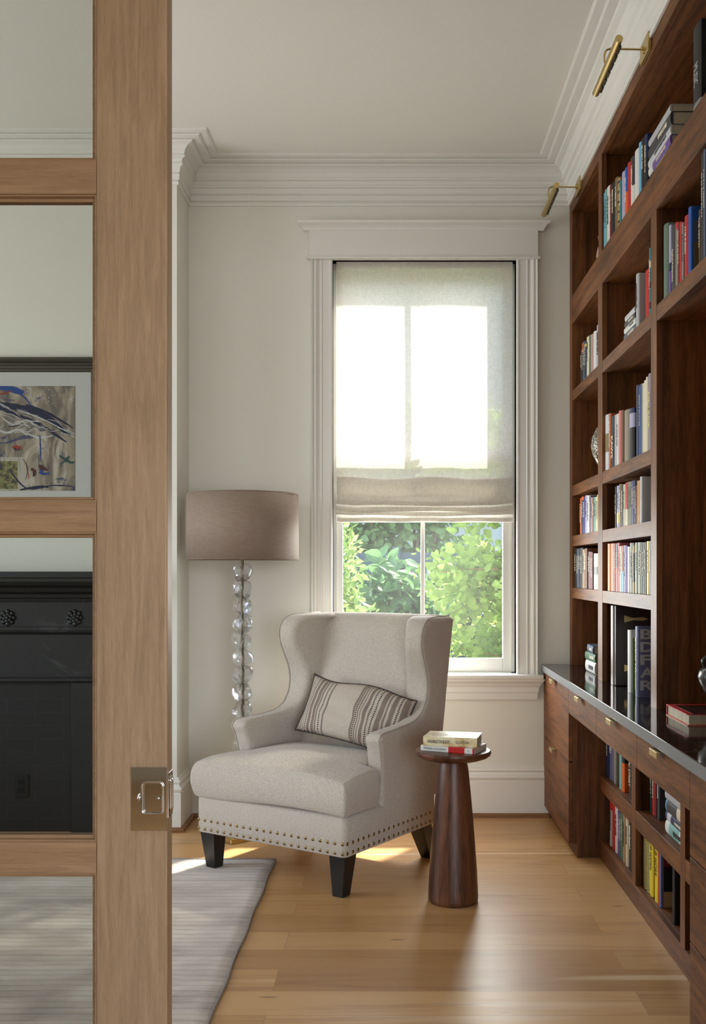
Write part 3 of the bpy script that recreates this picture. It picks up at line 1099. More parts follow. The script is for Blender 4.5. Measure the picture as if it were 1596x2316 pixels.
def row(where, group, zs, entries, Xs=.945, depth=.165, zoom=None):
    """upright books between pixel columns of the photograph; entries: x0, x1, ytop, colour, {options}"""
    sc, ox, oy = zoom or (1, 0, 0)
    for i, e in enumerate(entries):
        x0, x1, yt, col = e[:4]
        op = dict(e[4]) if len(e) > 4 else {}
        x0 = ox + x0 / sc; x1 = ox + x1 / sc; yt = oy + yt / sc
        Ya, Yb_ = F * Xs / (x0 - VX), F * Xs / (x1 - VX)
        th = Ya - Yb_ - .0006
        zt = EYE + (VY - yt) * Xs / ((x0 + x1) / 2 - VX)
        h = op.pop('h', None) or max(.10, min(zt - zs, .33))
        d = op.pop('d', depth) * random.uniform(.96, 1.04)
        desc = op.pop('desc', col)
        lab = op.pop('label', None) or f'{desc} book, {ORD[i]} from the window end, {where}'
        o = make_book(th, h, min(d, XBK - Xs - .004), col, lab, group, **op)
        o.location = (Xs, (Ya + Yb_) / 2, zs + .0004)


def stack(where, group, entries, yc, Xs, zs, L=.24):
    """books lying flat, spines to the room; bottom first: thickness, length, depth, colour, yaw degrees"""
    z = zs + .0004
    for i, e in enumerate(entries):
        th, Lb, d, col, yaw = e[:5]
        op = dict(e[5]) if len(e) > 5 else {}
        pos = 'lowest' if i == 0 else ('topmost' if i == len(entries) - 1 else ORD[i] + ' up')
        lab = f'{col} book lying flat, {pos} of the stack {where}'
        o = make_book(th, Lb, d, col, lab, group, **op)
        # z axis (height) turned to lie along -y, thickness up
        R = Matrix.Rotation(math.radians(yaw), 4, 'Z') @ Matrix(((1, 0, 0, 0), (0, 0, -1, 0), (0, 1, 0, 0), (0, 0, 0, 1)))
        off = R @ Vector((0, 0, Lb / 2))
        o.matrix_world = Matrix.Translation(Vector((Xs, yc, z + th / 2)) - off + Vector((0, 0, 0))) @ R
        z += th + .0006


Z1 = (3.99, 1196, 0); Z2 = (4.836, 1266, 450); Z3 = (4.836, 1266, 850); Z4 = (3.99, 1196, 1200); Z5 = (3.235, 1196, 1600)
row('topmost shelf right of post'.replace('right of post', 'beyond the narrow post'), 'upright books on the topmost shelf', 2.7325, [
 (672, 681, 1745, 'light blue'), (680, 693, 1715, 'sea green'), (695, 722, 1690, 'white'), (724, 737, 1675, 'dark red'), (739, 764, 1655, 'black'),
 (768, 792, 1612, 'khaki'), (793, 811, 1615, 'tan', dict(desc='dotted tan', band=[(.1, .14, 'black'), (.3, .34, 'black'), (.5, .54, 'black'), (.7, .74, 'black'), (.9, .94, 'black')], title=False)), (812, 826, 1635, 'teal'), (829, 857, 1558, 'lavender', dict(title=False)),
 (858, 879, 1520, 'blue', dict(desc='blue and orange', band=[(.0, .5, 'orange')])), (882, 908, 1472, 'red', dict(title=False)), (910, 938, 1425, 'charcoal', dict(desc='charcoal and white', band=[(0, .42, 'white')])), (942, 982, 1360, 'white', dict(title=False)),
 (984, 1003, 1292, 'light blue', dict(title=False)), (1006, 1032, 1255, 'black'), (1034, 1058, 1222, 'navy', dict(desc='navy and black', band=[(.0, .55, 'black')]))], zoom=Z1)
stack('on the topmost shelf', 'stacked books on the topmost shelf', [
 (.028, .27, .20, 'slate', 0), (.032, .30, .215, 'purple', 0, dict(band=[(.0, .2, 'white')])), (.030, .31, .24, 'silver', 0), (.046, .31, .245, 'charcoal', 0), (.026, .30, .235, 'pale grey', 0, dict(title=False))], 3.708, .95, 2.7325)
o = make_book(.082, .265, .22, 'black', 'thick black book standing at the cropped end of the topmost shelf', 'upright books on the topmost shelf', text=('MUSIC', .26, .42), round_=.15, band=[(.0, .09, 'grey')], tcol='pale grey')
o.location = (.945, 3.236, 2.7325)
o = make_book(.03, .26, .19, 'grey green', 'grey green book behind the thick black book on the topmost shelf', 'upright books on the topmost shelf', title=False)
o.location = (.97, 3.165, 2.7325)
row('second level, bay beside the window', 'books, second level, window bay', 2.236, [
 (220, 233, 1640, 'black'), (234, 247, 1580, 'rust', dict(desc='rust and black', band=[(0, .75, 'black')])), (249, 261, 1562, 'slate'), (263, 279, 1560, 'navy', dict(desc='navy and yellow', band=[(.85, .93, 'yellow')])),
 (282, 311, 1512, 'cream'), (313, 324, 1492, 'green'), (326, 351, 1488, 'dusty pink', dict(title=False)), (355, 384, 1455, 'white', dict(title=False)), (386, 431, 1380, 'lavender')], zoom=Z2)
stack('on the second level, middle bay', 'small stack, second level, middle bay', [
 (.032, .21, .15, 'slate', 0), (.022, .20, .15, 'white', 0), (.024, .18, .14, 'charcoal', 0), (.022, .17, .135, 'silver', 0, dict(title=False))], 4.165, .95, 2.236)
row('second level, middle bay', 'books, second level, middle bay', 2.236, [
 (822, 850, 825, 'pale grey', dict(desc='grey and black', d=.21)), (930, 950, 785, 'red', dict(title=False)), (951, 966, 770, 'red', dict(title=False, desc='bright red')), (968, 986, 540, 'teal', dict(desc='tall teal and black', band=[(.1, .2, 'black'), (.4, .5, 'black'), (.7, .8, 'cream')]))], zoom=Z2)
row('second level, nearest bay', 'books, second level, nearest bay', 2.2415, [
 (1120, 1165, 285, 'grey green', dict(title=False)), (1185, 1206, 292, 'lavender', dict(desc='lavender and purple', band=[(0, .33, 'purple'), (.33, .45, 'navy')], title=False)),
 (1208, 1252, 300, 'charcoal', dict(desc='dark grey', text=('Applied Mathematics', .5, .4))), (1255, 1279, 262, 'taupe', dict(band=[(.9, 1, 'red')], title=False)), (1281, 1300, 262, 'dark red'), (1303, 1322, 258, 'red', dict(desc='plain red', title=False)),
 (1324, 1343, 265, 'grey'), (1352, 1388, 190, 'red', dict(desc='tall red')), (1394, 1424, 95, 'blue', dict(desc='tall blue', d=.2, title=False, label='tall blue hardback showing its landscape jacket, second level, nearest bay')),
 (1508, 1536, 122, 'dark brown', dict(text=('THE MOTH', .55, .6), desc='dark brown')), (1540, 1560, 10, 'charcoal', dict(h=.33)), (1563, 1582, -15, 'slate', dict(h=.335)), (1585, 1640, -45, 'charcoal', dict(h=.335, desc='thick charcoal'))], zoom=Z2)
row('third level, middle bay', 'books, third level, middle bay', 1.7405, [
 (481, 526, 430, 'silver', dict(band=[(.33, .66, 'khaki')], title=False, desc='silver and olive')), (528, 547, 415, 'rust'), (549, 588, 440, 'black', dict(text=('KAWS', .42, .40), desc='black lettered')), (591, 611, 430, 'pale grey', dict(title=False)), (613, 633, 420, 'white'),
 (636, 658, 385, 'pink', dict(title=False)), (660, 684, 380, 'brown', dict(title=False)), (686, 744, 378, 'taupe', dict(title=False)), (748, 790, 360, 'navy', dict(d=.2, band=[(.0, .62, 'black'), (.62, .9, 'lavender')], title=False, desc='navy and black')),
 (823, 857, 105, 'navy', dict(title=False, desc='tall navy')), (859, 872, 112, 'blue', dict(desc='slim blue')), (874, 893, 90, 'slate', dict(title=False)), (895, 913, 85, 'cream', dict(title=False)), (915, 933, 52, 'ivory', dict(title=False)), (935, 953, 15, 'cream', dict(title=False, desc='tall cream')),
 (955, 990, -22, 'lilac', dict(text=('DIE MUSIK', .48, .52), tcol='pale yellow'))], zoom=Z3)
row('fourth level, bay beside the window', 'books, fourth level, window bay', 1.480, [
 (212, 229, 1340, 'rust'), (231, 248, 1322, 'navy', dict(desc='navy and orange', band=[(.9, 1, 'orange')])), (250, 267, 1328, 'violet'), (269, 290, 1310, 'lavender'), (291, 311, 1312, 'white', dict(desc='lavender white')),
 (313, 330, 1316, 'slate'), (332, 347, 1332, 'pink'), (349, 366, 1328, 'green'), (367, 387, 1328, 'sea green'), (389, 400, 1325, 'cream'), (401, 411, 1302, 'yellow'), (412, 426, 1290, 'pale orange')], zoom=Z3)
row('fourth level, middle bay', 'books, fourth level, middle bay', 1.480, [
 (598, 611, 1215, 'black'), (613, 639, 1205, 'lavender', dict(band=[(.1, .35, 'pale yellow')])), (641, 663, 1185, 'khaki', dict(desc='patterned khaki')), (665, 684, 1190, 'charcoal'), (687, 704, 1190, 'cream'),
 (706, 734, 1170, 'red', dict(desc='red and cream', band=[(0, .38, 'cream')], title=False)), (736, 749, 1162, 'sage'), (751, 764, 1160, 'sage', dict(desc='ribbed sage')), (766, 779, 1158, 'sage', dict(desc='pale sage')),
 (781, 800, 1150, 'violet'), (802, 819, 1145, 'navy'), (821, 834, 1205, 'maroon'), (836, 851, 1148, 'tan', dict(title=False)), (852, 867, 1146, 'pale orange', dict(title=False)), (869, 888, 1105, 'silver', dict(title=False, d=.2))], zoom=Z3)
row('fifth level, bay beside the window', 'books, fifth level, window bay', 1.210, [
 (405, 423, 165, 'black'), (425, 441, 165, 'slate', dict(desc='slate ribbed')), (443, 459, 160, 'black', dict(desc='ribbed black')), (461, 477, 158, 'charcoal'), (479, 494, 170, 'tan'), (496, 514, 162, 'brown'),
 (529, 544, 192, 'maroon'), (546, 557, 192, 'dark red'), (559, 569, 196, 'maroon', dict(desc='short maroon')), (571, 609, 208, 'ivory', dict(band=[(.42, .63, 'grey')], title=False, desc='ivory and grey'))], zoom=Z4)
row('fifth level, middle bay', 'books, fifth level, middle bay', 1.210, [
 (703, 724, 120, 'pale orange', dict(title=False)), (725, 764, 118, 'orange', dict(title=False, desc='wide orange')), (766, 777, 116, 'dark red'), (779, 794, 116, 'slate', dict(desc='slate and pink', band=[(0, .5, 'pink')])), (796, 809, 112, 'pink'), (811, 826, 142, 'ivory'),
 (828, 848, 138, 'rust', dict(desc='orange and blue', band=[(0, .45, 'light blue')])), (851, 862, 135, 'lavender'), (864, 879, 135, 'purple'), (881, 901, 146, 'white', dict(title=False)), (904, 926, 112, 'sage', dict(desc='ribbed sage')), (929, 945, 113, 'black', dict(desc='black and gold', band=[(0, .22, 'tan'), (.8, .95, 'tan')])),
 (948, 973, 110, 'sage'), (975, 1002, 107, 'sage', dict(desc='pale ribbed sage')), (1004, 1018, 108, 'charcoal'), (1020, 1034, 108, 'grey green'), (1036, 1053, 105, 'dark brown'), (1055, 1078, 97, 'sage', dict(desc='cream and green', band=[(0, 1, 'pale yellow')])), (1080, 1101, 95, 'black', dict(d=.2, desc='thick black'))], zoom=Z4)
stack('on the worktop by the window', 'three books stacked on the worktop', [
 (.056, .24, .165, 'white', 0), (.040, .23, .16, 'green', 1), (.036, .20, .14, 'slate', -3)], 5.02, .953, ZT)
# tall dark box file with brass corner straps, then two big books facing the room's near end
G = 'large volumes standing on the worktop'
o = thing('box_file', 'tall dark leather portfolio box with brass straps standing on the worktop', 'box', group=G)
xb, yb_ = .950, 4.475
m = MB(); m.box(.004, .275, -.035, .035, 0, .343)
m.build('case', mat('dark_leather', rgb(34, 20, 18), 0.3), o, bevel=.004)
m = MB(); m.box(-.002, .0038, -.004, .034, 0.001, .342)
m.build('edge_trim', mat('steel_trim', rgb(150, 136, 128), 0.3, .6), o)
for z in (.062, .272):
    m = MB(); m.prism([(.04, z), (.04, z + .03), (.08, z + .020), (.12, z + .023), (.145, z + .015), (.12, z + .007), (.08, z + .010)], lambda a, b: (a, -.0352, b), lambda a, b: (a, -.0385, b))
    m.build('brass_strap', M_BRASS, o)
o.location = (xb, yb_, ZT + .0005)
o = make_book(.044, .253, .20, 'white', 'white and bright green book standing on the worktop beside the dark box', G, title=False)
o.location = (.955, 4.212, ZT + .0005)
m = MB(); m.box(.014, .20, -.0232, -.0224, .0, .222); m.build('cover_band', book_mat('bright green'), o)
o = make_book(.036, .276, .225, 'periwinkle', 'grey blue book with big block letters standing on the worktop', G, title=False)
o.location = (.952, 4.065, ZT + .0005)
MF = Matrix(((1, 0, 0, 0), (0, 0, -1, 0), (0, 1, 0, 0), (0, 0, 0, 1)))
for k, s_ in enumerate(('BO', 'DO', 'FU', 'A', 'RO')):
    text_part('cover_lettering', s_, book_mat('pale grey'), o, Matrix.Translation(Vector((.072 if s_ != 'A' else .040, -.0186, .246 - k * .050))) @ MF, length=.118 if s_ != 'A' else .056, height=.040, bold=.03)
M = Matrix.Translation(Vector((-.0006, 0, .13))) @ Matrix(((0, 0, -1, 0), (0, -1, 0, 0), (-1, 0, 0, 0), (0, 0, 0, 1)))
text_part('spine_title', 'BODO FUARO', book_mat('ivory'), o, M, length=.2, height=.016, bold=.02)

# books in the low bookcase
row('under the desk, far upper compartment', 'books under the desk, far upper compartment', .3745, [
 (560, 574, 270, 'navy', dict(h=.25)), (576, 614, 290, 'periwinkle', dict(h=.25)), (617, 630, 340, 'taupe', dict(h=.245, d=.2, label='taupe book with a teal top edge turned outward under the desk', title=False, band=[(.9, 1, 'teal')])),
 (655, 671, 350, 'sea green', dict(h=.23, title=False)), (673, 690, 350, 'orange', dict(h=.24, desc='orange and black', band=[(.5, .62, 'black')], title=False)), (722, 748, 390, 'black', dict(h=.24, text=('MAGIC STREET', .6, .5)))], zoom=Z5, Xs=.962)
row('under the desk, far lower compartment', 'books under the desk, far lower compartment', .0835, [
 (585, 602, 700, 'pale grey', dict(h=.20, desc='grey and red', band=[(.8, 1, 'red')])), (604, 621, 700, 'red', dict(h=.2, title=False)), (623, 643, 730, 'white', dict(h=.2)), (645, 655, 765, 'purple', dict(h=.19)), (656, 667, 765, 'green', dict(h=.19)), (669, 679, 765, 'grey green', dict(h=.2)), (681, 698, 780, 'tan', dict(h=.205)), (701, 719, 815, 'cream', dict(h=.2)), (724, 748, 860, 'black', dict(h=.215))], zoom=Z5, Xs=.962)
row('under the desk, near upper compartment', 'books under the desk, near upper compartment', .3745, [
 (882, 892, 540, 'dark green', dict(h=.22)), (896, 912, 560, 'red', dict(h=.215)), (914, 926, 560, 'maroon', dict(h=.22, title=False)), (934, 948, 580, 'charcoal', dict(h=.22, d=.2))], zoom=Z5, Xs=.985)
stack('under the desk, near upper compartment', 'stack of books under the desk', [
 (.046, .245, .17, 'white', 0, dict(band=[(.2, .7, 'sea green')])), (.030, .24, .17, 'navy', 0, dict(band=[(.1, .3, 'silver')])), (.042, .235, .165, 'charcoal', 0, dict(band=[(.6, .8, 'cream'), (.0, .05, 'light blue'), (.95, 1, 'light blue')], title=False)), (.036, .25, .17, 'pale grey', 0, dict(title=False))], 3.545, .962, .3745)
row('under the desk, near lower compartment', 'books under the desk, near lower compartment', .0835, [
 (835, 856, 960, 'pale yellow', dict(h=.205, title=False, desc='spiral bound yellow')), (858, 877, 980, 'pale yellow', dict(h=.205, title=False, desc='second spiral bound yellow')), (879, 899, 1000, 'yellow', dict(h=.208, text=('UP WORK', .5, .70), tcol='black')),
 (913, 937, 1040, 'yellow', dict(h=.208, text=('UP WORK', .5, .70), tcol='black', desc='bright yellow')), (939, 945, 1060, 'orange', dict(h=.2, title=False)),
 (947, 960, 1070, 'periwinkle', dict(h=.212, d=.165, title=False, desc='red blue and cream', label='book with red, dark and cream jacket beside the yellow books under the desk')), (1044, 1060, 1200, 'black', dict(h=.212, d=.21, title=False, label='tall black book beside the red and cream jacket, under the desk'))], zoom=Z5, Xs=.965)
for ob in [q for q in C.objects if q.type == 'EMPTY' and 'spiral bound' in q.get('label', '')]:
    yw = max(c_[1] for ch in ob.children if ch.name.startswith('cover') for c_ in ch.bound_box)
    m = MB()
    for k in range(34):
        z = .006 + k * .0058
        m.box(-.0012, .0008, -yw * .8, yw * .8, z, z + .0024)
    o_ = m.build('spiral_binding', book_mat('khaki'), ob); o_['kind'] = 'stuff'
# near covers with colour fields (jackets seen from the front)
def jacket(label_start, items):
    for ob in C.objects:
        if ob.get('label', '').startswith(label_start) and ob.type == 'EMPTY':
            yy = min(c_[1] for ch in ob.children if ch.name.startswith('cover') for c_ in ch.bound_box)
            for (x0, x1, z0, z1, col) in items:
                m = MB(); m.box(x0, x1, yy - .0009, yy - .0003, z0, z1)
                m.build('jacket_panel', book_mat(col), ob)
            return ob, yy


jb, yy = jacket('book with red', [(.012, .16, .148, .2115, 'dark red'), (.012, .16, .058, .1475, 'black'), (.012, .16, .0005, .0575, 'tan')])
text_part('cover_lettering', 'NO', book_mat('tan'), jb, Matrix.Translation(Vector((.050, yy - .001, .193))) @ MF, length=.05, height=.014)
text_part('cover_lettering', 'FA', book_mat('tan'), jb, Matrix.Translation(Vector((.042, yy - .001, .166))) @ MF, length=.036, height=.014)
text_part('cover_lettering', 'P', book_mat('black'), jb, Matrix.Translation(Vector((.060, yy - .001, .034))) @ MF, height=.014)
jb, yy = jacket('tall black book beside', [(.0, .001, 0, .001, 'black')])
text_part('cover_lettering', 'C', book_mat('taupe'), jb, Matrix.Translation(Vector((.045, yy - .001, .125))) @ MF, height=.018)
jb, yy = jacket('tall blue hardback', [(.012, .2, .0, .10, 'khaki'), (.012, .2, .10, .17, 'slate')])
text_part('cover_lettering', 'MET', book_mat('ivory'), jb, Matrix.Translation(Vector((.065, yy - .001, .288))) @ MF, height=.008)
text_part('cover_lettering', 'E', book_mat('navy'), jb, Matrix.Translation(Vector((.065, yy - .001, .20))) @ MF, height=.018)

# round silver vase in the window bay
o = thing('round_vase', 'round silver crackled glass vase in the third bay level by the window', 'vase', (1.103, 4.99, 1.7405))
m = MB()
m.lathe([(.045, 0), (.05, .004), (.052, .010), (.075, .03), (.118, .07), (.142, .115), (.150, .155), (.144, .20), (.122, .245), (.08, .278), (.045, .292), (.036, .300), (.040, .31), (.036, .31), (.03, .302)], seg=56, sy=.45)
mv = mat('crackled_silver', rgb(168, 164, 150), 0.3, 0.55)
t = NT(mv)
vo = t.n('ShaderNodeTexVoronoi', feature='DISTANCE_TO_EDGE'); vo.inputs['Scale'].default_value = 110
t.l(t.coords((1, 1, 1)), vo.inputs['Vector'])
t.base(t.ramp(vo.outputs['Distance'], [(0.08, rgb(70, 64, 52)), (0.2, rgb(196, 192, 178))]))
t.bump(vo.outputs['Distance'], .5, .002)
m.build('vase_body', mv, o, smooth=True)
# pale sculpted vase behind the post, top level
o = thing('ceramic_sculpture', 'pale pink ceramic piece half hidden behind the post on the topmost shelf', 'ornament', (1.02, 4.86, 2.7325))
m = MB()
m.lathe([(.05, 0), (.062, .01), (.066, .04), (.060, .075), (.048, .09), (.054, .10), (.058, .13), (.048, .165), (.03, .19), (.022, .205), (.026, .215), (.02, .216)], seg=40)
m.build('vase_body', mat('pink_ceramic', rgb(186, 150, 138), 0.35), o, smooth=True)

# book and jug on the desk
o = thing('book', 'thick red hardback lying on the black worktop beneath the dark jug', 'book', (.938, 3.43, ZT + .0006))
m = MB()
m.box(0, .30, -.130, .130, 0, .0028); m.box(0.0, .30, -.122, .130, .0335, .0363); m.box(0.0, .30, .1275, .130, .0028, .0335)
c1 = m.build('cover', book_mat('red'), o)
m = MB(); m.box(.005, .295, -.124, .126, .0029, .0334); m.build('pages', M_PAGES, o)
m = MB(); m.box(.02, .29, -.120, .10, .0364, .0368); m.build('jacket_panel', mat('dark_print', rgb(48, 36, 34), 0.25), o)
m = MB(); m.box(-.002, .30, -.132, .128, -.0004, .0010); m.build('back_board', book_mat('tan'), o)
o = thing('jug', 'dark glazed ceramic jug with a small handle on the red book', 'jug', (1.108, 3.43, ZT + .0385))
m = MB()
m.lathe([(.042, 0), (.048, .003), (.056, .02), (.078, .055), (.094, .088), (.0975, .105), (.092, .125), (.07, .142), (.048, .150), (.042, .156), (.043, .166), (.052, .173), (.052, .176), (.044, .175), (.036, .164)], seg=56)
mj = mat('dark_glaze', rgb(38, 36, 35), 0.28, coat=.4)
t = NT(mj); t.base(t.ramp(t.noise(t.coords((1, 1, 1)), 14, 5, .6), [(0.4, rgb(24, 22, 22)), (0.65, rgb(70, 66, 62))])); t.bump(t.noise(t.coords((1, 1, 1)), 60, 3), .3, .003)
m.build('jug_body', mj, o, smooth=True)
m = MB(); m.tube(spline([(-.046, 0, .170), (-.066, 0, .172), (-.082, 0, .158), (-.076, 0, .138), (-.060, 0, .134)], 5), [.007] * 21, 12)
m.build('handle', mj, o, smooth=True)

# ------------------------------------------------------------------ fireplace seen through the door
FPX0, FPX1 = -3.05, -1.30
FP = thing('fireplace', 'black marble fireplace mantel with carved flowers on the chimney breast', 'fireplace')
yf = YC
def fbox(name, x0, x1, y0, z0, z1, material=None, bevel=.002, parent=None):
    m = MB(); m.box(x0, x1, y0, yf - .0005, z0, z1)
    return m.build(name, material or M_MANTEL, parent or FP, bevel=bevel, seg=1)
# stepped mantel shelf: returned profile
mp_ = [(0, 1.145), (.055, 1.145), (.060, 1.160), (.085, 1.166), (.090, 1.182), (.125, 1.196), (.135, 1.215), (.17, 1.228), (.185, 1.246), (.185, 1.262), (.20, 1.266), (.20, 1.294), (0, 1.294)]
sweep('mantel_shelf', [(FPX1 - .18, YC), (FPX1 - .18, YC - .001), (FPX0 + .18, YC - .001), (FPX0 + .18, YC)], mp_, M_MANTEL, parent=FP)
fbox('frieze', FPX0 + .16, FPX1 - .16, YC - .055, 1.02, 1.1449)
sweep('frieze_moulding', [(FPX1 - .17, YC), (FPX1 - .17, YC - .001), (FPX0 + .17, YC - .001), (FPX0 + .17, YC)], [(0, .985), (.05, .985), (.062, .995), (.066, 1.006), (.060, 1.020), (0, 1.020)], M_MANTEL, parent=FP)
fbox('lintel', FPX0 + .16, FPX1 - .16, YC - .042, .76, .985)
sweep('lintel_moulding', [(FPX1 - .165, YC), (FPX1 - .165, YC - .001), (FPX0 + .165, YC - .001), (FPX0 + .165, YC)], [(0, .745), (.044, .745), (.050, .752), (.050, .765), (.042, .772), (0, .772)], M_MANTEL, parent=FP)
for x in (FPX0 + .17, FPX1 - .29):
    fbox('pilaster', x, x + .12, YC - .05, .0, .745, bevel=.004)
fbox('herringbone_surround', FPX0 + .29, FPX1 - .29, YC - .02, 0.0, .745, M_TILE, bevel=0)
for xx in (-1.568, -1.90, -2.25, -2.60):
    m = MB()
    for ring, (n_, r_, s_) in enumerate(((8, .030, .013), (6, .016, .011), (1, .0, .011))):
        for k in range(n_):
            a = 2 * PI * k / n_ + ring * .3
            c0 = Vector((xx + r_ * math.cos(a), YC - .056 - ring * .004, 1.066 + r_ * math.sin(a)))
            m.lathe([(.0005, -.5 * s_), (s_ * .7, -.35 * s_), (s_, 0), (s_ * .7, .4 * s_), (.0005, .55 * s_)], 0, 0, 8)
            for q in range(40):
                w = m.v[-40 + q]
                m.v[-40 + q] = (w[0] + c0.x, -abs(w[2]) + c0.y, w[1] + c0.z)
    m.build('carved_flower', M_MANTEL, FP, smooth=True)
o = thing('wall_outlet', 'black electrical outlet low on the black fireplace surround', 'outlet', (-1.845, YC - .0205, .228))
m = MB(); m.box(-.036, .036, -.006, 0, -.058, .058); m.build('cover_plate', M_BLACK, o, bevel=.002)
for zz in (-.02, .02):
    m = MB(); m.box(-.016, .016, -.0085, -.006, zz - .013, zz + .013); m.build('socket', mat('black_gloss', rgb(12, 12, 12), .3), o, bevel=.002)

# ------------------------------------------------------------------ framed print over the mantel
PT = thing('framed_print', 'framed abstract print in blues and greys above the black mantel', 'picture', (0, 0, 0))
pzf = YC - .030
ix1 = px3(203, 0, pzf).x; izt = px3(0, 840, pzf).z
ix0 = -2.60; izb = 1.62
ofr = .072
fp_ = [(0, 0), (.016, 0), (.026, .006), (.030, .018), (.024, .024), (.018, .030), (.018, .038), (.012, .050), (.010, .058), (.004, .066), (0, .066)]
# profile: (depth out from wall, width from the inner edge outwards)
vs = []; fs = []
wid = [(.010, .0), (.014, .004), (.016, .014), (.011, .018), (.013, .030), (.017, .034), (.015, .044), (.022, .050), (.028, .060), (.026, .072), (0, .072), (0, 0)]
for (dp, w) in wid:
    y = YC - .002 - dp
    vs += [(ix0 - w, y, izb - w), (ix1 + w, y, izb - w), (ix1 + w, y, izt + w), (ix0 - w, y, izt + w)]
n = len(wid)
for i in range(n):
    for k in range(4):
        a, b = i * 4 + k, i * 4 + (k + 1) % 4
        c_, d_ = ((i + 1) % n) * 4 + (k + 1) % 4, ((i + 1) % n) * 4 + k
        fs.append((a, b, c_, d_))
MFR = mat('pewter_frame', rgb(84, 80, 72), 0.35, .65)
fixn(new('frame', vs, fs, MFR, PT))
m = MB(); m.box(ix0, ix1, YC - .010, YC - .004, izb, izt); m.build('mat_board', mat('mat_board', rgb(216, 217, 216), .8), PT)
ax1 = px3(170, 0, YC - .011).x; azt = px3(0, 873, YC - .011).z; azb = px3(0, 1110, YC - .011).z; ax0 = ix0 + .10
MA = mat('print_paper', rgb(150, 142, 130), .7)
t = NT(MA)
vv = t.coords((3.2, 1, 1.1))
base_c = t.ramp(t.noise(vv, 3.2, 6, .6, 1.4), [(.32, rgb(84, 82, 86)), (.46, rgb(140, 130, 118)), (.56, rgb(172, 160, 142)), (.66, rgb(206, 200, 188))])
blue = t.ramp(t.noise(t.coords((1, 1, 2.2), loc=(2, 0, 5)), 4.5, 5, .6, 2), [(.60, (0, 0, 0, 1)), (.66, (1, 1, 1, 1))])
t.base(t.mix(base_c, rgb(38, 56, 110), t.math('MULTIPLY', blue, .8)))
m = MB(); m.box(ax0, ax1, YC - .0112, YC - .0100, azb, azt); m.build('print_sheet', MA, PT)


def stroke(pts, w, col, name='brush_stroke', y=.0118):
    """a flat painted stroke on the print, pts in pixel coordinates of the photograph"""
    P_ = [px3(a, b, YC - y) for a, b in pts]
    P_ = spline(P_, 8)
    vs = []; k = len(P_)
    for i, p in enumerate(P_):
        d = (P_[min(i + 1, k - 1)] - P_[max(i - 1, 0)]).normalized()
        nrm = Vector((-d.z, 0, d.x))
        ww = w * (.35 + .65 * math.sin(PI * min(1, (i + 1) / k * 1.0)) ** .5) * random.uniform(.75, 1.15)
        for s_ in (1, -1):
            q = p + nrm * ww * s_
            q.x = min(q.x, ax1 - .001); q.z = max(min(q.z, azt - .001), azb + .001)
            vs.append((q.x, YC - y, q.z))
    return vs, [(2 * i, 2 * i + 1, 2 * i + 3, 2 * i + 2) for i in range(k - 1)]


ink = {'ink_navy': rgb(26, 30, 66), 'ink_white': rgb(206, 206, 206), 'ink_blue': rgb(34, 72, 150), 'ink_red': rgb(170, 60, 44), 'ink_brown': rgb(86, 48, 40), 'ink_green': rgb(40, 84, 84)}
strokes = {
 'ink_navy': [([(-60, 895), (0, 915), (60, 925), (110, 948), (160, 985)], .018), ([(-50, 905), (30, 935), (90, 960), (150, 1000)], .008), ([(60, 915), (110, 935), (165, 968)], .006),
              ([(20, 1060), (60, 1104), (120, 1098), (165, 1100)], .004), ([(20, 965), (55, 962), (90, 966)], .003), ([(45, 1108), (90, 1100), (110, 1103)], .005)],
 'ink_white': [([(-40, 950), (10, 978), (40, 972), (62, 985)], .006), ([(5, 945), (30, 960), (60, 950), (80, 962)], .004), ([(60, 980), (90, 990), (120, 985)], .005), ([(40, 928), (90, 945), (168, 985)], .003)],
 'ink_blue': [([(-40, 880), (0, 876), (40, 884), (52, 890)], .014), ([(30, 888), (48, 893), (62, 906), (70, 918)], .004), ([(90, 985), (91, 1010), (92, 1042)], .003), ([(88, 1068), (100, 1072), (112, 1070)], .006)],
 'ink_red': [([(-40, 888), (0, 891), (28, 884)], .004), ([(28, 1012), (38, 1010), (50, 1016)], .006), ([(58, 1046), (62, 1065), (66, 1084)], .002)],
 'ink_brown': [([(70, 1060), (78, 1066), (76, 1078)], .009), ([(88, 1052), (98, 1058), (108, 1064)], .007), ([(52, 1038), (62, 1060), (58, 1085)], .002)],
 'ink_green': [([(134, 1030), (146, 1038), (160, 1046), (168, 1044)], .006), ([(140, 1055), (138, 1048), (150, 1044)], .003)],
}
# finer loose strokes, speckles and small blossoms
rs = random.Random(40)
for _ in range(26):
    t0 = rs.uniform(0, 1)
    cx, cy = -20 + 185 * t0, 918 + 62 * t0 ** 1.4 + rs.gauss(0, 9)
    strokes[rs.choice(['ink_navy', 'ink_navy', 'ink_white'])].append(([(cx - 22, cy - 9 + rs.gauss(0, 4)), (cx, cy + rs.gauss(0, 3)), (cx + 20, cy + 11 + rs.gauss(0, 4))], rs.uniform(.0008, .0025)))
for _ in range(16):
    cx, cy = rs.uniform(-10, 120), rs.uniform(950, 985)
    strokes['ink_white'].append(([(cx - 14, cy + rs.gauss(0, 4)), (cx, cy + rs.gauss(0, 4)), (cx + 14, cy + rs.gauss(0, 4))], rs.uniform(.001, .0035)))
for _ in range(10):
    cx = rs.uniform(0, 165); cy = rs.uniform(990, 1030)
    strokes['ink_navy'].append(([(cx, cy), (cx + rs.gauss(0, 3), cy + 25), (cx + rs.gauss(0, 4), cy + rs.uniform(35, 70))], .0008))
for _ in range(22):
    cx, cy = rs.uniform(50, 168), rs.uniform(878, 915)
    strokes['ink_white'].append(([(cx, cy), (cx + 1.2, cy + .4), (cx + 2.2, cy + .6)], .0022))
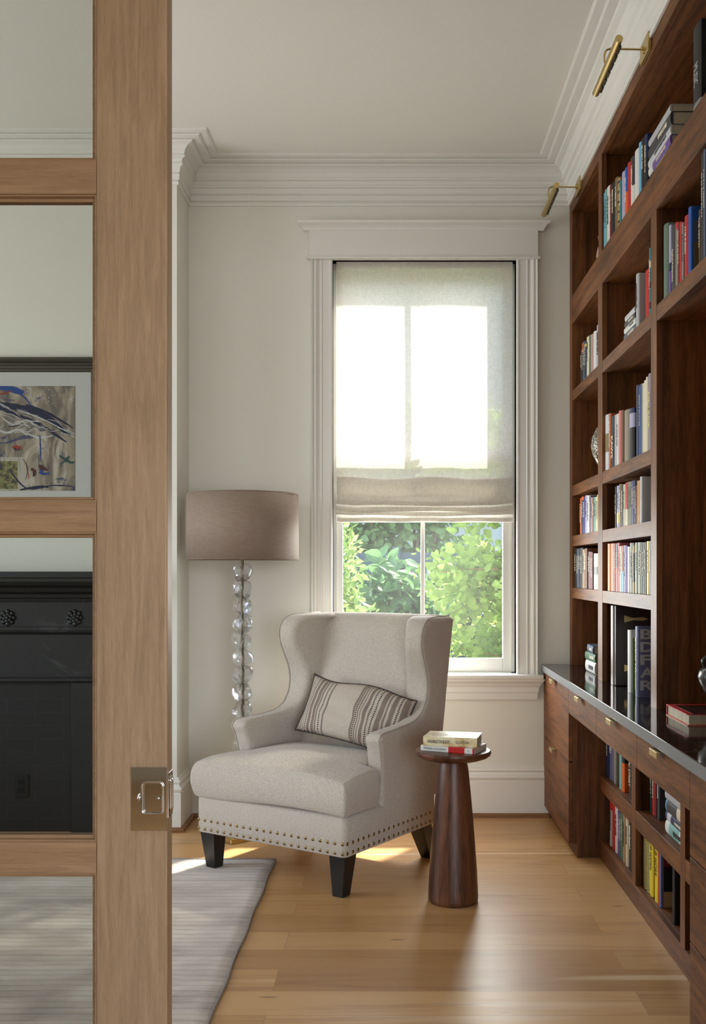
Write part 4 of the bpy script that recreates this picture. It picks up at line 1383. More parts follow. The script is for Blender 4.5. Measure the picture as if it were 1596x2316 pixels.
for (fx, fy, ks) in ((38, 1014, ('ink_red', 'ink_navy')), (92, 1062, ('ink_brown', 'ink_blue')), (150, 1040, ('ink_green', 'ink_navy'))):
    for q in range(9):
        a_ = q * .7 + rs.uniform(-.2, .2); r_ = rs.uniform(4, 13)
        strokes[rs.choice(ks)].append(([(fx, fy), (fx + r_ * .5 * math.cos(a_), fy + r_ * .5 * math.sin(a_)), (fx + r_ * math.cos(a_), fy + r_ * math.sin(a_))], rs.uniform(.002, .005)))
yy = .0114
for k_, L_ in strokes.items():
    m = MB()
    for pts, w in L_:
        yy += .00001
        m.add(*stroke(pts, w, None, y=yy))
    o = new('painted_strokes', m.v, m.f, mat(k_, ink[k_], .7), PT)
# a lighter panel within the print
m = MB()
a, b = px3(-60, 1034, YC - .0113), px3(58, 1108, YC - .0113)
m.box(a.x, b.x, YC - .0113, YC - .0112, b.z, a.z); m.build('pale_panel', mat('ink_pale', rgb(196, 190, 178), .7), PT)
a, b = px3(-60, 1043, YC - .0114), px3(40, 1106, YC - .0114)
mg = mat('ink_meadow', rgb(110, 104, 70), .7)
t = NT(mg); t.base(t.ramp(t.noise(t.coords((1, 1, 1)), 45, 4, .7), [(.4, rgb(50, 52, 70)), (.5, rgb(128, 118, 62)), (.62, rgb(150, 160, 120))]))
m = MB(); m.box(a.x, b.x, YC - .0114, YC - .0113, b.z, a.z); m.build('meadow_panel', mg, PT)
m = MB(); m.box(ix0, ix1, YC - .0145, YC - .0135, izb, izt); m.build('glass_pane', M_CLEAR, PT)

# ------------------------------------------------------------------ rug
RX1, RY1 = -.524, 4.65
RGX = 3.4
m = MB()
nx, ny = 60, 60
x0, y0 = -3.9, 2.25
vs = []
for j in range(ny + 1):
    for i in range(nx + 1):
        x = x0 + (RX1 - x0) * i / nx; y = y0 + (RY1 - y0) * j / ny
        e = min(i, nx - i, j, ny - j)
        z = .011 + .0008 * math.sin(x * 9 + y * 5) - (.004 if e == 0 else 0)
        if i == nx: x += .003 * math.sin(y * 14)
        if j == ny: y += .003 * math.sin(x * 11)
        vs.append((x, y, z))
fs = []
for j in range(ny):
    for i in range(nx):
        a = j * (nx + 1) + i
        fs.append((a, a + 1, a + nx + 2, a + nx + 1))
bor = [i for i in range(nx + 1)] + [(j * (nx + 1) + nx) for j in range(1, ny + 1)] + [ny * (nx + 1) + i for i in range(nx - 1, -1, -1)] + [j * (nx + 1) for j in range(ny - 1, 0, -1)]
k0 = len(vs)
for b in bor:
    vs.append((vs[b][0], vs[b][1], .0005))
for i in range(len(bor)):
    j = (i + 1) % len(bor)
    fs.append((bor[i], k0 + i, k0 + j, bor[j]))
R = new('rug', vs, fs, M_RUG, None, smooth=True)
tag(R, 'large grey beige ribbed rug on the oak floor beneath the armchair', 'rug')
m = MB()
m.tube([(RX1 + .003 * math.sin(y * 14), y, .007) for y in [y0 + (RY1 - y0) * k / 60 for k in range(61)]], .0045, 6)
m.tube([(x, RY1 + .003 * math.sin(x * 11), .007) for x in [x0 + (RX1 - x0) * k / 60 for k in range(61)]], .0045, 6)
m.build('bound_edge', mat('rug_binding', rgb(140, 132, 126), .9), R, smooth=True)

# ------------------------------------------------------------------ floor lamp with crystal stem
LX, LY = -.7385, 5.13
LP = thing('floor_lamp', 'floor lamp with taupe drum shade and a stem of clear crystal beads', 'lamp', (LX, LY, 0))
m = MB(); m.box(-.15, .15, -.15, .15, 0.001, .022); m.box(-.12, .12, -.12, .12, .022, .034)
o = m.build('base', M_BRASS, LP, bevel=.002); o.rotation_euler = (0, 0, math.radians(38))
m = MB(); m.tube([(0, 0, .03), (0, 0, 1.62)], .0055, 12); m.tube([(0, 0, 1.335), (0, 0, 1.37)], .009, 14); m.tube([(0, 0, 1.50), (0, 0, 1.57)], .016, 14)
m.build('pole', M_CRYSTAL_ROD, LP, auto=True)


def rough_bead(seed, R0):
    rnd = random.Random(seed)
    bm = bmesh.new()
    bmesh.ops.create_icosphere(bm, subdivisions=3, radius=1.0)
    axes = [(Vector((rnd.uniform(-1, 1), rnd.uniform(-1, 1), rnd.uniform(-1, 1))).normalized(), rnd.uniform(.75, .95)) for _ in range(26)]
    lob = [(Vector((rnd.uniform(-1, 1), rnd.uniform(-1, 1), rnd.uniform(-.6, .6))).normalized(), rnd.uniform(.08, .24)) for _ in range(4)]
    for q in bm.verts:
        d = q.co.normalized()
        r = 1.0
        for a, lim in axes:
            c_ = d.dot(a)
            if c_ > 0:
                r = min(r, lim / max(c_, 1e-3))
        for a, am in lob:
            r += am * max(0, d.dot(a)) ** 6
        q.co = Vector((d.x * r * R0, d.y * r * R0, d.z * r * R0 * 1.02))
    me = bpy.data.meshes.new('crystal_bead')
    bm.to_mesh(me); bm.free()
    me.materials.append(M_CRYSTAL)
    for p in me.polygons: p.use_smooth = False
    return me


bead_me = [rough_bead(k, .050) for k in range(5)]
z = 1.293
k = 0
while z > .08:
    o = bpy.data.objects.new('crystal_bead', bead_me[k % 5]); C.objects.link(o); o.parent = LP
    o.location = (random.uniform(-.006, .006), random.uniform(-.004, .004), z)
    o.rotation_euler = (random.uniform(-.2, .2), random.uniform(-.2, .2), random.uniform(0, 6))
    z -= .0845; k += 1
m = MB()
zt_, zb_ = 1.677, 1.352
seg = 72
vs = []
for (r, z) in ((.2765, zb_), (.2745, zt_), (.2725, zt_), (.2745, zb_)):
    for k in range(seg):
        a = 2 * PI * k / seg
        vs.append((r * math.cos(a), r * math.sin(a), z))
fs = []
for i in range(4):
    for k in range(seg):
        k2 = (k + 1) % seg; i2 = (i + 1) % 4
        fs.append((i * seg + k, i * seg + k2, i2 * seg + k2, i2 * seg + k))
o = fixn(new('lamp_shade', vs, fs, M_SHADEF, LP))
for p in o.data.polygons:
    if abs(p.normal.z) < .5: p.use_smooth = True
m = MB()
m.tube([(.2762 * math.cos(2 * PI * k / seg), .2762 * math.sin(2 * PI * k / seg), zb_ + .004) for k in range(seg + 1)], .0018, 6, cap=False)
m.tube([(.2742 * math.cos(2 * PI * k / seg), .2742 * math.sin(2 * PI * k / seg), zt_ - .004) for k in range(seg + 1)], .0018, 6, cap=False)
m.build('shade_trim', mat('shade_trim', rgb(128, 106, 92), .7), o, smooth=True)
m = MB()
for a in (0, 2.094, 4.189):
    m.tube([(0, 0, 1.585), (.273 * math.cos(a), .273 * math.sin(a), 1.585)], .0018, 6)
m.build('shade_spider', M_BRASS, LP)
m = MB(); m.lathe([(.012, 1.50), (.018, 1.52), (.03, 1.56), (.03, 1.585), (.018, 1.61), (.004, 1.618)], seg=20)
m.build('bulb', mat('frosted_bulb', rgb(230, 226, 216), .4), LP, smooth=True)
m = MB(); m.lathe([(.004, 1.615), (.008, 1.622), (.010, 1.635), (.006, 1.646), (.001, 1.65)], seg=14)
m.build('finial', M_BRASS, LP, smooth=True)

# ------------------------------------------------------------------ wing armchair
YAW = math.radians(-33.0)
AC = thing('armchair', 'wingback armchair in oatmeal woven fabric with brass nailhead trim beside the window', 'armchair', (-.517, 4.2935, 0), (0, 0, YAW))
HW = .395      # half width
TH = .082      # arm and wing thickness


def rail_outline():
    """side view (v back, z up) of arm + wing + side, anticlockwise"""
    top = [(.262, .50), (.246, .56), (.232, .594), (.240, .614), (.262, .624), (.34, .628), (.44, .633), (.52, .643), (.578, .668), (.616, .715),
           (.632, .775), (.622, .838), (.594, .90), (.570, .955), (.566, 1.012), (.590, 1.058), (.640, 1.084), (.72, 1.090), (.80, 1.090), (.868, 1.090)]
    s = [tuple(p) for p in spline(top, 5)]
    front = [(0.0, .166), ]
    out = [(.262, .29)]
    rear = [(.890, 1.084), (.893, 1.070), (.815, .75), (.745, .42), (.712, .29)]
    return out + [(.266, .42)] + [(a[0], a[1]) for a in s] + rear


OUTL = rail_outline()[::-1]


def resample(poly, step):
    out = []
    n = len(poly)
    for i in range(n):
        a, b = Vector(poly[i]), Vector(poly[(i + 1) % n])
        L = (b - a).length
        k = max(1, int(L / step))
        for j in range(k):
            out.append(a + (b - a) * j / k)
    return out


def soft_slab(poly, u0, u1, r, shift=None, seg=5):
    """extrude poly between u0 and u1 with rounded edges of radius r"""
    pts = resample(poly, .02)
    n = len(pts)
    area_ = sum(pts[i].x * pts[(i + 1) % n].y - pts[(i + 1) % n].x * pts[i].y for i in range(n))
    sg = 1 if area_ > 0 else -1
    nr = []
    for i in range(n):
        d = (pts[(i + 1) % n] - pts[i - 1]).normalized()
        nr.append(Vector((d.y, -d.x)) * sg)
    rings = []
    s = 1 if u1 > u0 else -1
    for k in range(seg + 1):
        a = PI / 2 * k / seg
        rings.append((u0 + s * r * (1 - math.sin(a)), r * (1 - math.cos(a))))
    prof = [(u0 + s * r * (1 - math.sin(PI / 2 * (1 - k / seg))), r * (1 - math.cos(PI / 2 * (1 - k / seg)))) for k in range(seg + 1)]
    prof = [(u0 + s * r * (1 - math.cos(PI / 2 * k / seg)), r * (1 - math.sin(PI / 2 * k / seg))) for k in range(seg + 1)]
    prof += [(u1 - s * r * (1 - math.sin(PI / 2 * (1 - k / seg) )) if False else u1 - s * r * (1 - math.sin(PI / 2 * (0 + k / seg))) if False else u1 - s * r * (1 - math.cos(PI / 2 * (1 - k / seg))), r * (1 - math.sin(PI / 2 * (1 - k / seg)))) for k in range(seg + 1)]
    vs = []
    for (u, ins) in prof:
        for p, q in zip(pts, nr):
            w = p - q * ins
            du = shift(w.x, w.y, (u - u0) / (u1 - u0)) if shift else 0
            vs.append((u + du, w.x, w.y))
    fs = []
    R_ = len(prof)
    for i in range(R_ - 1):
        for k in range(n):
            k2 = (k + 1) % n
            fs.append((i * n + k, i * n + k2, (i + 1) * n + k2, (i + 1) * n + k))
    from mathutils.geometry import tessellate_polygon
    for r0 in (0, (R_ - 1) * n):
        cap = [Vector((vs[r0 + k][1], vs[r0 + k][2], 0)) for k in range(n)]
        for tri in tessellate_polygon([cap]):
            fs.append(tuple(r0 + q for q in tri))
    return vs, fs


for s in (1, -1):
    def flare(v_, z_, inn=0.0, s=s):
        k = max(0.0, (z_ - .66)) / .43
        f = max(0.0, (.80 - v_)) / .25
        g = max(0.0, min(1.0, (z_ - .45) / .15)) * max(0, (.45 - v_)) * .06
        q = max(0.0, min(1.0, (v_ - .54) / .22))
        h_ = max(0.0, min(1.0, (z_ - .50) / .15))
        return -s * inn * .090 * q * h_ + s * (.030 * k * f * 1.0 - .012 * k + g)
    vs, fs = soft_slab(OUTL, s * HW, s * (HW - TH), .020, flare)
    o = new('arm_and_wing', vs, fs, M_UPH, AC)
    fixn(o)
    for p in o.data.polygons: p.use_smooth = True
    # piping seam following the outer edge, from the arm front up over the wing
    line = [p for p in resample(OUTL[::-1], .02)]
    i0 = min(range(len(line)), key=lambda i: (line[i] - Vector((.262, .42))).length)
    i1 = min(range(len(line)), key=lambda i: (line[i] - Vector((.86, 1.09))).length)
    seg_ = line[min(i0, i1):max(i0, i1) + 1]
    m = MB(); m.tube([Vector((s * (HW - .009) + flare(p.x, p.y), p.x, p.y)) for p in seg_], .0030, 6)
    m.build('piping', M_UPH, o, smooth=True)

# back: reclined slab between the wings
bk = [(.600, .36), (.640, .52), (.690, .74), (.742, .98), (.760, 1.05), (.778, 1.080), (.81, 1.0915), (.865, 1.0915), (.888, 1.083), (.890, 1.06), (.815, .75), (.745, .42), (.708, .20), (.60, .20)]
bkp = resample(bk, .03)
vs = []; n = len(bkp); NU = 18
for j in range(NU + 1):
    u = -(HW - TH + .02) + 2 * (HW - TH + .02) * j / NU
    w = 1 - (u / (HW - TH + .02)) ** 2
    for p in bkp:
        front = p.x < .60 + (p.y - .36) * .27 + .03
        vs.append((u, p.x - (.018 * w if front and p.y < 1.07 else 0), p.y + (.004 * w if p.y > 1.0 else 0)))
fs = []
for j in range(NU):
    for k in range(n):
        k2 = (k + 1) % n
        fs.append((j * n + k, j * n + k2, (j + 1) * n + k2, (j + 1) * n + k))
fs.append(tuple(range(n))[::-1]); fs.append(tuple(NU * n + k for k in range(n)))
o = fixn(new('backrest', vs, fs, M_UPH, AC, smooth=True))

# upholstered base
rr_ = []
for (cx, cy, a0) in ((HW + .001 - .022, .70 - .022, 0), (-HW - .001 + .022, .70 - .022, PI / 2), (-HW - .001 + .022, -.001 + .022, PI), (HW + .001 - .022, -.001 + .022, 1.5 * PI)):
    for k in range(6):
        a_ = a0 + k * PI / 10
        rr_.append((cx + .022 * math.cos(a_), cy + .022 * math.sin(a_)))
n = len(rr_); vs = []; fs = []
cxm, cym = 0, .35
for (z, ins) in ((.168, .004), (.172, 0), (.312, 0), (.321, .003), (.328, .012), (.330, .03)):
    for (x, y) in rr_:
        vs.append((x - math.copysign(ins, x), y - math.copysign(ins, y - cym), z))
for i in range(5):
    for k in range(n):
        k2 = (k + 1) % n
        fs.append((i * n + k, i * n + k2, (i + 1) * n + k2, (i + 1) * n + k))
fs.append(tuple(range(n))[::-1]); fs.append(tuple(5 * n + k for k in range(n)))
o = fixn(new('seat_frame', vs, fs, M_UPH, AC, smooth=True))

# T-shaped seat cushion
ul = [-.402, -.391, -.34, -.308, -.20, -.07, .07, .20, .308, .34, .391, .402]
vl = [-.016, -.003, .06, .13, .20, .228, .30, .42, .54, .60, .625]
zl = [.330, .341, .405, .471, .482]
def incl(i, j):
    u = (ul[i] + ul[i + 1]) / 2; v_ = (vl[j] + vl[j + 1]) / 2
    return v_ < .228 or abs(u) < .308
verts = {}; V_ = []; F_ = []
def gv(i, j, k):
    key = (i, j, k)
    if key not in verts:
        u, v_, z = ul[i], vl[j], zl[k]
        w = max(0, 1 - (u / .42) ** 2) * max(0, 1 - ((v_ - .26) / .36) ** 2)
        if k >= 4: z += .042 * w + .004 * math.sin(u * 14 + v_ * 9)
        if k == 3: z += .004 * w
        if k >= 3 and v_ < .03: z -= .010
        if k >= 3 and abs(u) > .37: z -= .006
        if k == 0: z += .010 * math.sin(u * 7 + .6) * (1 if v_ < .05 else 0)
        bulge = (.017 if k == 2 else .004 if k in (1, 3) else -.010)
        if j == 0: v_ -= bulge
        if i == 0: u -= bulge
        if i == len(ul) - 1: u += bulge
        verts[key] = len(V_); V_.append((u, v_, z))
    return verts[key]
ni, nj, nk = len(ul) - 1, len(vl) - 1, len(zl) - 1
for i in range(ni):
    for j in range(nj):
        if not incl(i, j): continue
        F_.append((gv(i, j, nk), gv(i + 1, j, nk), gv(i + 1, j + 1, nk), gv(i, j + 1, nk)))
        F_.append((gv(i, j, 0), gv(i, j + 1, 0), gv(i + 1, j + 1, 0), gv(i + 1, j, 0)))
        for (di, dj, a, b) in ((-1, 0, (i, j + 1), (i, j)), (1, 0, (i + 1, j), (i + 1, j + 1)), (0, -1, (i, j), (i + 1, j)), (0, 1, (i + 1, j + 1), (i, j + 1))):
            ii, jj = i + di, j + dj
            if not (0 <= ii < ni and 0 <= jj < nj and incl(ii, jj)):
                for k in range(nk):
                    F_.append((gv(*a, k), gv(*b, k), gv(*b, k + 1), gv(*a, k + 1)))
o = fixn(new('seat_cushion', V_, F_, M_UPH, AC, smooth=True))
sb = o.modifiers.new('soft', 'SUBSURF'); sb.levels = 2; sb.render_levels = 2
# legs
def leg(u, v_, du=0, dv=0):
    m = MB()
    a, b = .040, .0255
    m.add([(u - a, v_ - a, .17), (u + a, v_ - a, .17), (u + a, v_ + a, .17), (u - a, v_ + a, .17), (u + du - b, v_ + dv - b, .0), (u + du + b, v_ + dv - b, .0), (u + du + b, v_ + dv + b, .0), (u + du - b, v_ + dv + b, .0)],
          [(0, 1, 2, 3), (7, 6, 5, 4), (0, 4, 5, 1), (1, 5, 6, 2), (2, 6, 7, 3), (3, 7, 4, 0)])
    zoff = .0125 if (u < 0 and v_ < .3) else .0008
    o = m.build('leg', M_BLACKLEG, AC, bevel=.002)
    for q in o.data.vertices:
        if q.co.z < .01: q.co.z = zoff
    return o
leg(-HW + .048, .052, .008, 0); leg(HW - .048, .052, -.008, 0); leg(-HW + .05, .640, .004, .085); leg(HW - .05, .640, -.004, .085)
# nail heads in two rows
bm = bmesh.new(); bmesh.ops.create_icosphere(bm, subdivisions=2, radius=.0078)
nail_me = bpy.data.meshes.new('nail_head'); bm.to_mesh(nail_me); bm.free()
nail_me.materials.append(mat('antique_nail', rgb(150, 128, 92), .3, 1.0))
for p in nail_me.polygons: p.use_smooth = True
for zz in (.184, .222):
    for k in range(22):
        u = -HW + .012 + (2 * HW - .024) * k / 21
        o = bpy.data.objects.new('nail_head', nail_me); C.objects.link(o); o.parent = AC
        o.location = (u, -.0005, zz); o.scale = (1, .55, 1)
    for k in range(19):
        v_ = .014 + (.67) * k / 18
        o = bpy.data.objects.new('nail_head', nail_me); C.objects.link(o); o.parent = AC
        o.location = (HW + .0005, v_, zz); o.scale = (.55, 1, 1)
m = MB()
for zz in (.184, .222):
    for k in range(19):
        v_ = .014 + .67 * k / 18
        m.lathe([(.0078, 0), (.006, .003), (.003, .0042), (.0003, .0046)], 0, 0, 8)
        for q in range(32):
            w = m.v[-32 + q]; m.v[-32 + q] = (-HW - w[2], v_ + w[0], zz + w[1])
o = m.build('nail_row', nail_me.materials[0], AC, smooth=True); o['kind'] = 'stuff'

# ------------------------------------------------------------------ lumbar pillow
PW, PH = .56, .275
M_PIL = mat('striped_linen', rgb(190, 178, 164), .9, spec=.1)
t = NT(M_PIL)
tc = t.n('ShaderNodeTexCoord'); sp_ = t.n('ShaderNodeSeparateXYZ'); t.l(tc.outputs['Object'], sp_.inputs[0])
wob = t.noise(t.coords((1, 1, 1)), 16, 2, .5)
xw = t.math('ADD', sp_.outputs[0], t.math('MULTIPLY', t.math('SUBTRACT', wob, .5), .012))
fx = t.math('ADD', t.math('DIVIDE', xw, PW), .5)
BR, BG, DK_ = rgb(136, 120, 110), rgb(192, 180, 166), rgb(204, 192, 178)
st_ = [(0, BG), (.02, BR), (.035, BG), (.075, BR), (.085, BG), (.125, BR), (.155, BG), (.17, BR), (.20, BG), (.21, BR), (.225, BG), (.285, BR), (.30, BG),
       (.555, BR), (.575, BG), (.60, BR), (.612, BG), (.622, BR), (.632, BG), (.645, BR), (.675, BG)]
st2 = [(0, BG), (.715, BG), (.76, BR), (.80, BG), (.812, BR), (.826, BG), (.845, BR), (.88, BG), (.925, BR), (.965, BG)]
ra = t.ramp(fx, st_, 'CONSTANT'); rb = t.ramp(fx, st2, 'CONSTANT')
col = t.mix(ra, rb, t.math('GREATER_THAN', fx, .70))
# dotted dark lines
dots = None
for c_ in (.055, .105, .255, .588, .70, .735, .905):
    near = t.math('LESS_THAN', t.math('ABSOLUTE', t.math('SUBTRACT', fx, c_)), .006)
    dots = near if dots is None else t.math('MAXIMUM', dots, near)
saw = t.math('GREATER_THAN', t.math('FRACT', t.math('MULTIPLY', sp_.outputs[2], 110)), .45)
dots = t.math('MULTIPLY', dots, saw)
col = t.mix(col, rgb(58, 44, 40), dots)
nz = t.noise(t.coords((260, 260, 260)), 1, 2)
col = t.mix(col, t.ramp(nz, [(.4, (.86, .86, .86, 1)), (.6, (1, 1, 1, 1))]), 1.0, 'MULTIPLY')
t.base(col); t.bump(nz, .4, .001)
NX, NZ = 36, 24
vs = []; fs = []
def pil(i, j, side):
    a = i / NX * 2 - 1; b = j / NZ * 2 - 1
    ea = 1 - abs(a) ** 2.6; eb = 1 - abs(b) ** 2.6
    pinch = 1 - .045 * (1 - abs(a) ** 2) * abs(b)
    pinch2 = 1 - .05 * (1 - abs(b) ** 2) * abs(a)
    x = a * PW / 2 * pinch2; z = b * PH / 2 * (1 - .07 * (1 - abs(a) ** 2))
    th = .062 * (max(ea, 0) * max(eb, 0)) ** .55
    th *= 1 + .10 * math.sin(a * 7 + b * 3) * (1 - abs(b)) + .05 * math.sin(b * 9 + a * 4)
    z += .012 * math.sin(a * 4 + .8) * (1 if b > 0 else 0) * abs(b)
    sag = -.020 * (a * a)
    return (x, side * th + (.02 * a * a), z)
idx = {}
for side in (-1, 1):
    for j in range(NZ + 1):
        for i in range(NX + 1):
            edge = i in (0, NX) or j in (0, NZ)
            if edge and side == 1: idx[(i, j, 1)] = idx[(i, j, -1)]; continue
            idx[(i, j, side)] = len(vs); vs.append(pil(i, j, side))
    for j in range(NZ):
        for i in range(NX):
            f = (idx[(i, j, side)], idx[(i + 1, j, side)], idx[(i + 1, j + 1, side)], idx[(i, j + 1, side)])
            fs.append(f if side < 0 else f[::-1])
PL = tag(new('lumbar_pillow', vs, fs, M_PIL, None, smooth=True), 'striped linen lumbar pillow with dark piping leaning in the wingback armchair', 'pillow')
edge = [vs[idx[(i, 0, -1)]] for i in range(NX + 1)] + [vs[idx[(NX, j, -1)]] for j in range(1, NZ + 1)] + [vs[idx[(i, NZ, -1)]] for i in range(NX - 1, -1, -1)] + [vs[idx[(0, j, -1)]] for j in range(NZ - 1, -1, -1)]
m = MB(); m.tube(edge, .0032, 6, cap=False); m.build('piping', M_PIPING, PL, smooth=True)
Mc = Matrix.Translation(Vector((-.517, 4.2935, 0))) @ Matrix.Rotation(YAW, 4, 'Z')
PL.matrix_world = Mc @ Matrix.Translation(Vector((.072, .515, .655))) @ Matrix.Rotation(math.radians(6), 4, 'Z') @ Matrix.Rotation(math.radians(-22), 4, 'X') @ Matrix.Rotation(math.radians(9), 4, 'Y')

# ------------------------------------------------------------------ side table
TX, TY = .239, 4.09
ST = thing('side_table', 'round dark walnut pedestal side table with a tapered column beside the armchair', 'side table', (TX, TY, 0))
seg = 40
prof = [(.094, .0008), (.0975, .006), (.0985, .02), (.0975, .05), (.094, .12), (.087, .22), (.078, .33), (.069, .43), (.060, .52), (.0525, .556), (.051, .560)]
m = MB(); m.lathe(prof, seg=seg)
o = m.build('pedestal', M_TABLE, ST, smooth=True)
m = MB(); m.lathe([(.050, .556), (.075, .5565), (.115, .5605), (.136, .568), (.147, .577), (.1495, .585), (.1485, .5915), (.145, .594)], seg=64)
m.build('tabletop', M_TABLE, ST, auto=True)

# two books on it
mw = mat('cream_illustrated_jacket', rgb(222, 208, 168), .45)
t = NT(mw)
t.base(t.ramp(t.noise(t.coords((1, 1, 1)), 22, 4, .6), [(.42, rgb(228, 218, 182)), (.55, rgb(212, 190, 140)), (.66, rgb(176, 148, 92))]))
PALX = {'cream_j': mw}
MATS['cover_jacket cream'] = mw; MATS['cover_jacket_cream'] = mw
PAL['jacket cream'] = (222, 208, 168)
def flat_book(th, L, d, col, label, px_, Yf, z, yaw, **op):
    o = make_book(th, L, d, col, label, 'books on the side table', **op)
    # spine faces the camera: local -x -> -Y, height -> along +X, thickness up
    base_ = Matrix(((0, 0, 1, 0), (1, 0, 0, 0), (0, 1, 0, 0), (0, 0, 0, 1)))
    R_ = Matrix.Rotation(math.radians(yaw), 4, 'Z') @ base_
    p = px3(px_, 0, Yf); p.z = z + th / 2
    o.matrix_world = Matrix.Translation(p) @ R_
    return o
zb = .5945
b1 = flat_book(.020, .222, .145, 'white', 'white paperback with red spine block, lower book on the side table', 951, 4.075, zb, -24, title=False, soft=True, round_=.05, band=[(.52, .82, 'red'), (.965, 1, 'red')])
b2 = flat_book(.036, .212, .150, 'jacket cream', 'cream illustrated hardback on top of the white book on the side table', 956.5, 4.06, zb + .0206, -13, title=False, round_=.1)
MS = Matrix(((0, 0, -1, 0), (0, 1, 0, 0), (1, 0, 0, 0), (0, 0, 0, 1)))   # reading along +z(book height), up = thickness, out = -x
tm = book_mat('charcoal')
text_part('spine_title', 'WASHINGTON BLACK', tm, b2, Matrix.Translation(Vector((-.0012, .000, .060))) @ MS, length=.088, height=.013, bold=.012)
text_part('spine_title', 'ESI EDUGYAN', tm, b2, Matrix.Translation(Vector((-.0012, .000, .155))) @ MS, length=.052, height=.011)
text_part('spine_title', 'PRISONERS of GEOGRAPHY', tm, b1, Matrix.Translation(Vector((-.0008, .000, .060))) @ MS, length=.095, height=.0085)
text_part('spine_title', '4', book_mat('black'), b1, Matrix.Translation(Vector((-.0008, .000, .198))) @ MS, height=.006)
# printed motifs on the cream cover
m = MB()
import itertools
def disc(m, cx, cz, rx, rz, y, n=28):
    m.add([(cx + rx * math.cos(2 * PI * k / n), y, cz + rz * math.sin(2 * PI * k / n)) for k in range(n)], [tuple(range(n))])
disc(m, .06, .055, .035, .034, .0184)
m.build('cover_motif', mat('print_tan', rgb(186, 158, 118), .5), b2)
m = MB()
for k, (cx, cz) in enumerate(((.03, .10), (.05, .112), (.08, .12), (.10, .13), (.045, .15), (.09, .155), (.065, .165))):
    disc(m, cx, cz, .008, .003, .0185, 10)
m.build('cover_motif', mat('print_brown', rgb(120, 96, 66), .5), b2)

# ------------------------------------------------------------------ garden beyond the window
GZ = -.45
struct(box('ground', -12, 14, YB + .3, 26, GZ - .2, GZ, mat('garden_ground', rgb(104, 122, 72), .95, spec=.1)))
o = box('wall_outside', -9, 9, YB + .2, YB + .32, GZ, .0, mat('outer_render', rgb(180, 172, 160), .8)); struct(o)


def leaf_mat(name, c, tr=.5):
    m = bpy.data.materials.new(name)
    m.use_nodes = True
    t = NT(m)
    cc = t.ramp(t.noise(t.coords((1, 1, 1)), 9, 2, .5), [(.35, tuple(x * .72 for x in c[:3]) + (1,)), (.62, c)])
    t.base(cc)
    t.b.inputs['Roughness'].default_value = .5
    tl = t.n('ShaderNodeBsdfTranslucent'); t.l(cc, tl.inputs[0])
    mx = t.n('ShaderNodeMixShader'); mx.inputs[0].default_value = tr
    out = [n for n in t.t.nodes if n.type == 'OUTPUT_MATERIAL'][0]
    t.l(t.b.outputs[0], mx.inputs[1]); t.l(tl.outputs[0], mx.inputs[2]); t.l(mx.outputs[0], out.inputs[0])
    return m


L_LIME = leaf_mat('leaf_lime', rgb(182, 206, 108), .6)
L_MID = leaf_mat('leaf_mid', rgb(112, 150, 98), .5)
L_DARK = leaf_mat('leaf_dark', rgb(80, 112, 84), .4)
L_PALE = leaf_mat('leaf_pale', rgb(168, 194, 120), .5)
M_BARK = mat('bark', rgb(150, 118, 90), .9)


def leaves(rnd, pts, size, kind):
    vs = []; fs = []
    for p in pts:
        n = Vector((rnd.gauss(0, 1), rnd.gauss(0, 1) - .5, rnd.gauss(0, 1) + .6)).normalized()
        a = n.orthogonal().normalized()
        a = Matrix.Rotation(rnd.uniform(0, 2 * PI), 3, n) @ a
        b = n.cross(a)
        s = size * rnd.uniform(.6, 1.3)
        k = len(vs)
        if kind == 'fan':
            q = [(0, 0, 0), (-.46, .42, .05), (-.56, .66, .08), (-.38, .86, .1), (-.14, .92, .05), (0, .78, .0), (.14, .92, .05), (.38, .86, .1), (.56, .66, .08), (.46, .42, .05)]
            fs += [(k, k + 5, k + 4, k + 3, k + 2, k + 1), (k, k + 9, k + 8, k + 7, k + 6, k + 5)]
        elif kind == 'oval':
            q = [(0, 0, 0), (-.26, .16, .06), (-.40, .42, .1), (-.32, .74, .06), (-.14, .96, -.02), (0, 1.08, -.08), (.14, .96, -.02), (.32, .74, .06), (.40, .42, .1), (.26, .16, .06)]
            fs += [(k, k + 5, k + 4, k + 3, k + 2, k + 1), (k, k + 9, k + 8, k + 7, k + 6, k + 5)]
        else:
            q = [(0, 0, 0), (-.24, .5, 0), (0, 1, .1), (.24, .5, 0)]
            fs += [(k, k + 3, k + 2, k + 1)]
        for (x, y, z) in q:
            w = Vector(p) + a * x * s + b * y * s + n * z * s
            vs.append(tuple(w))
    return vs, fs


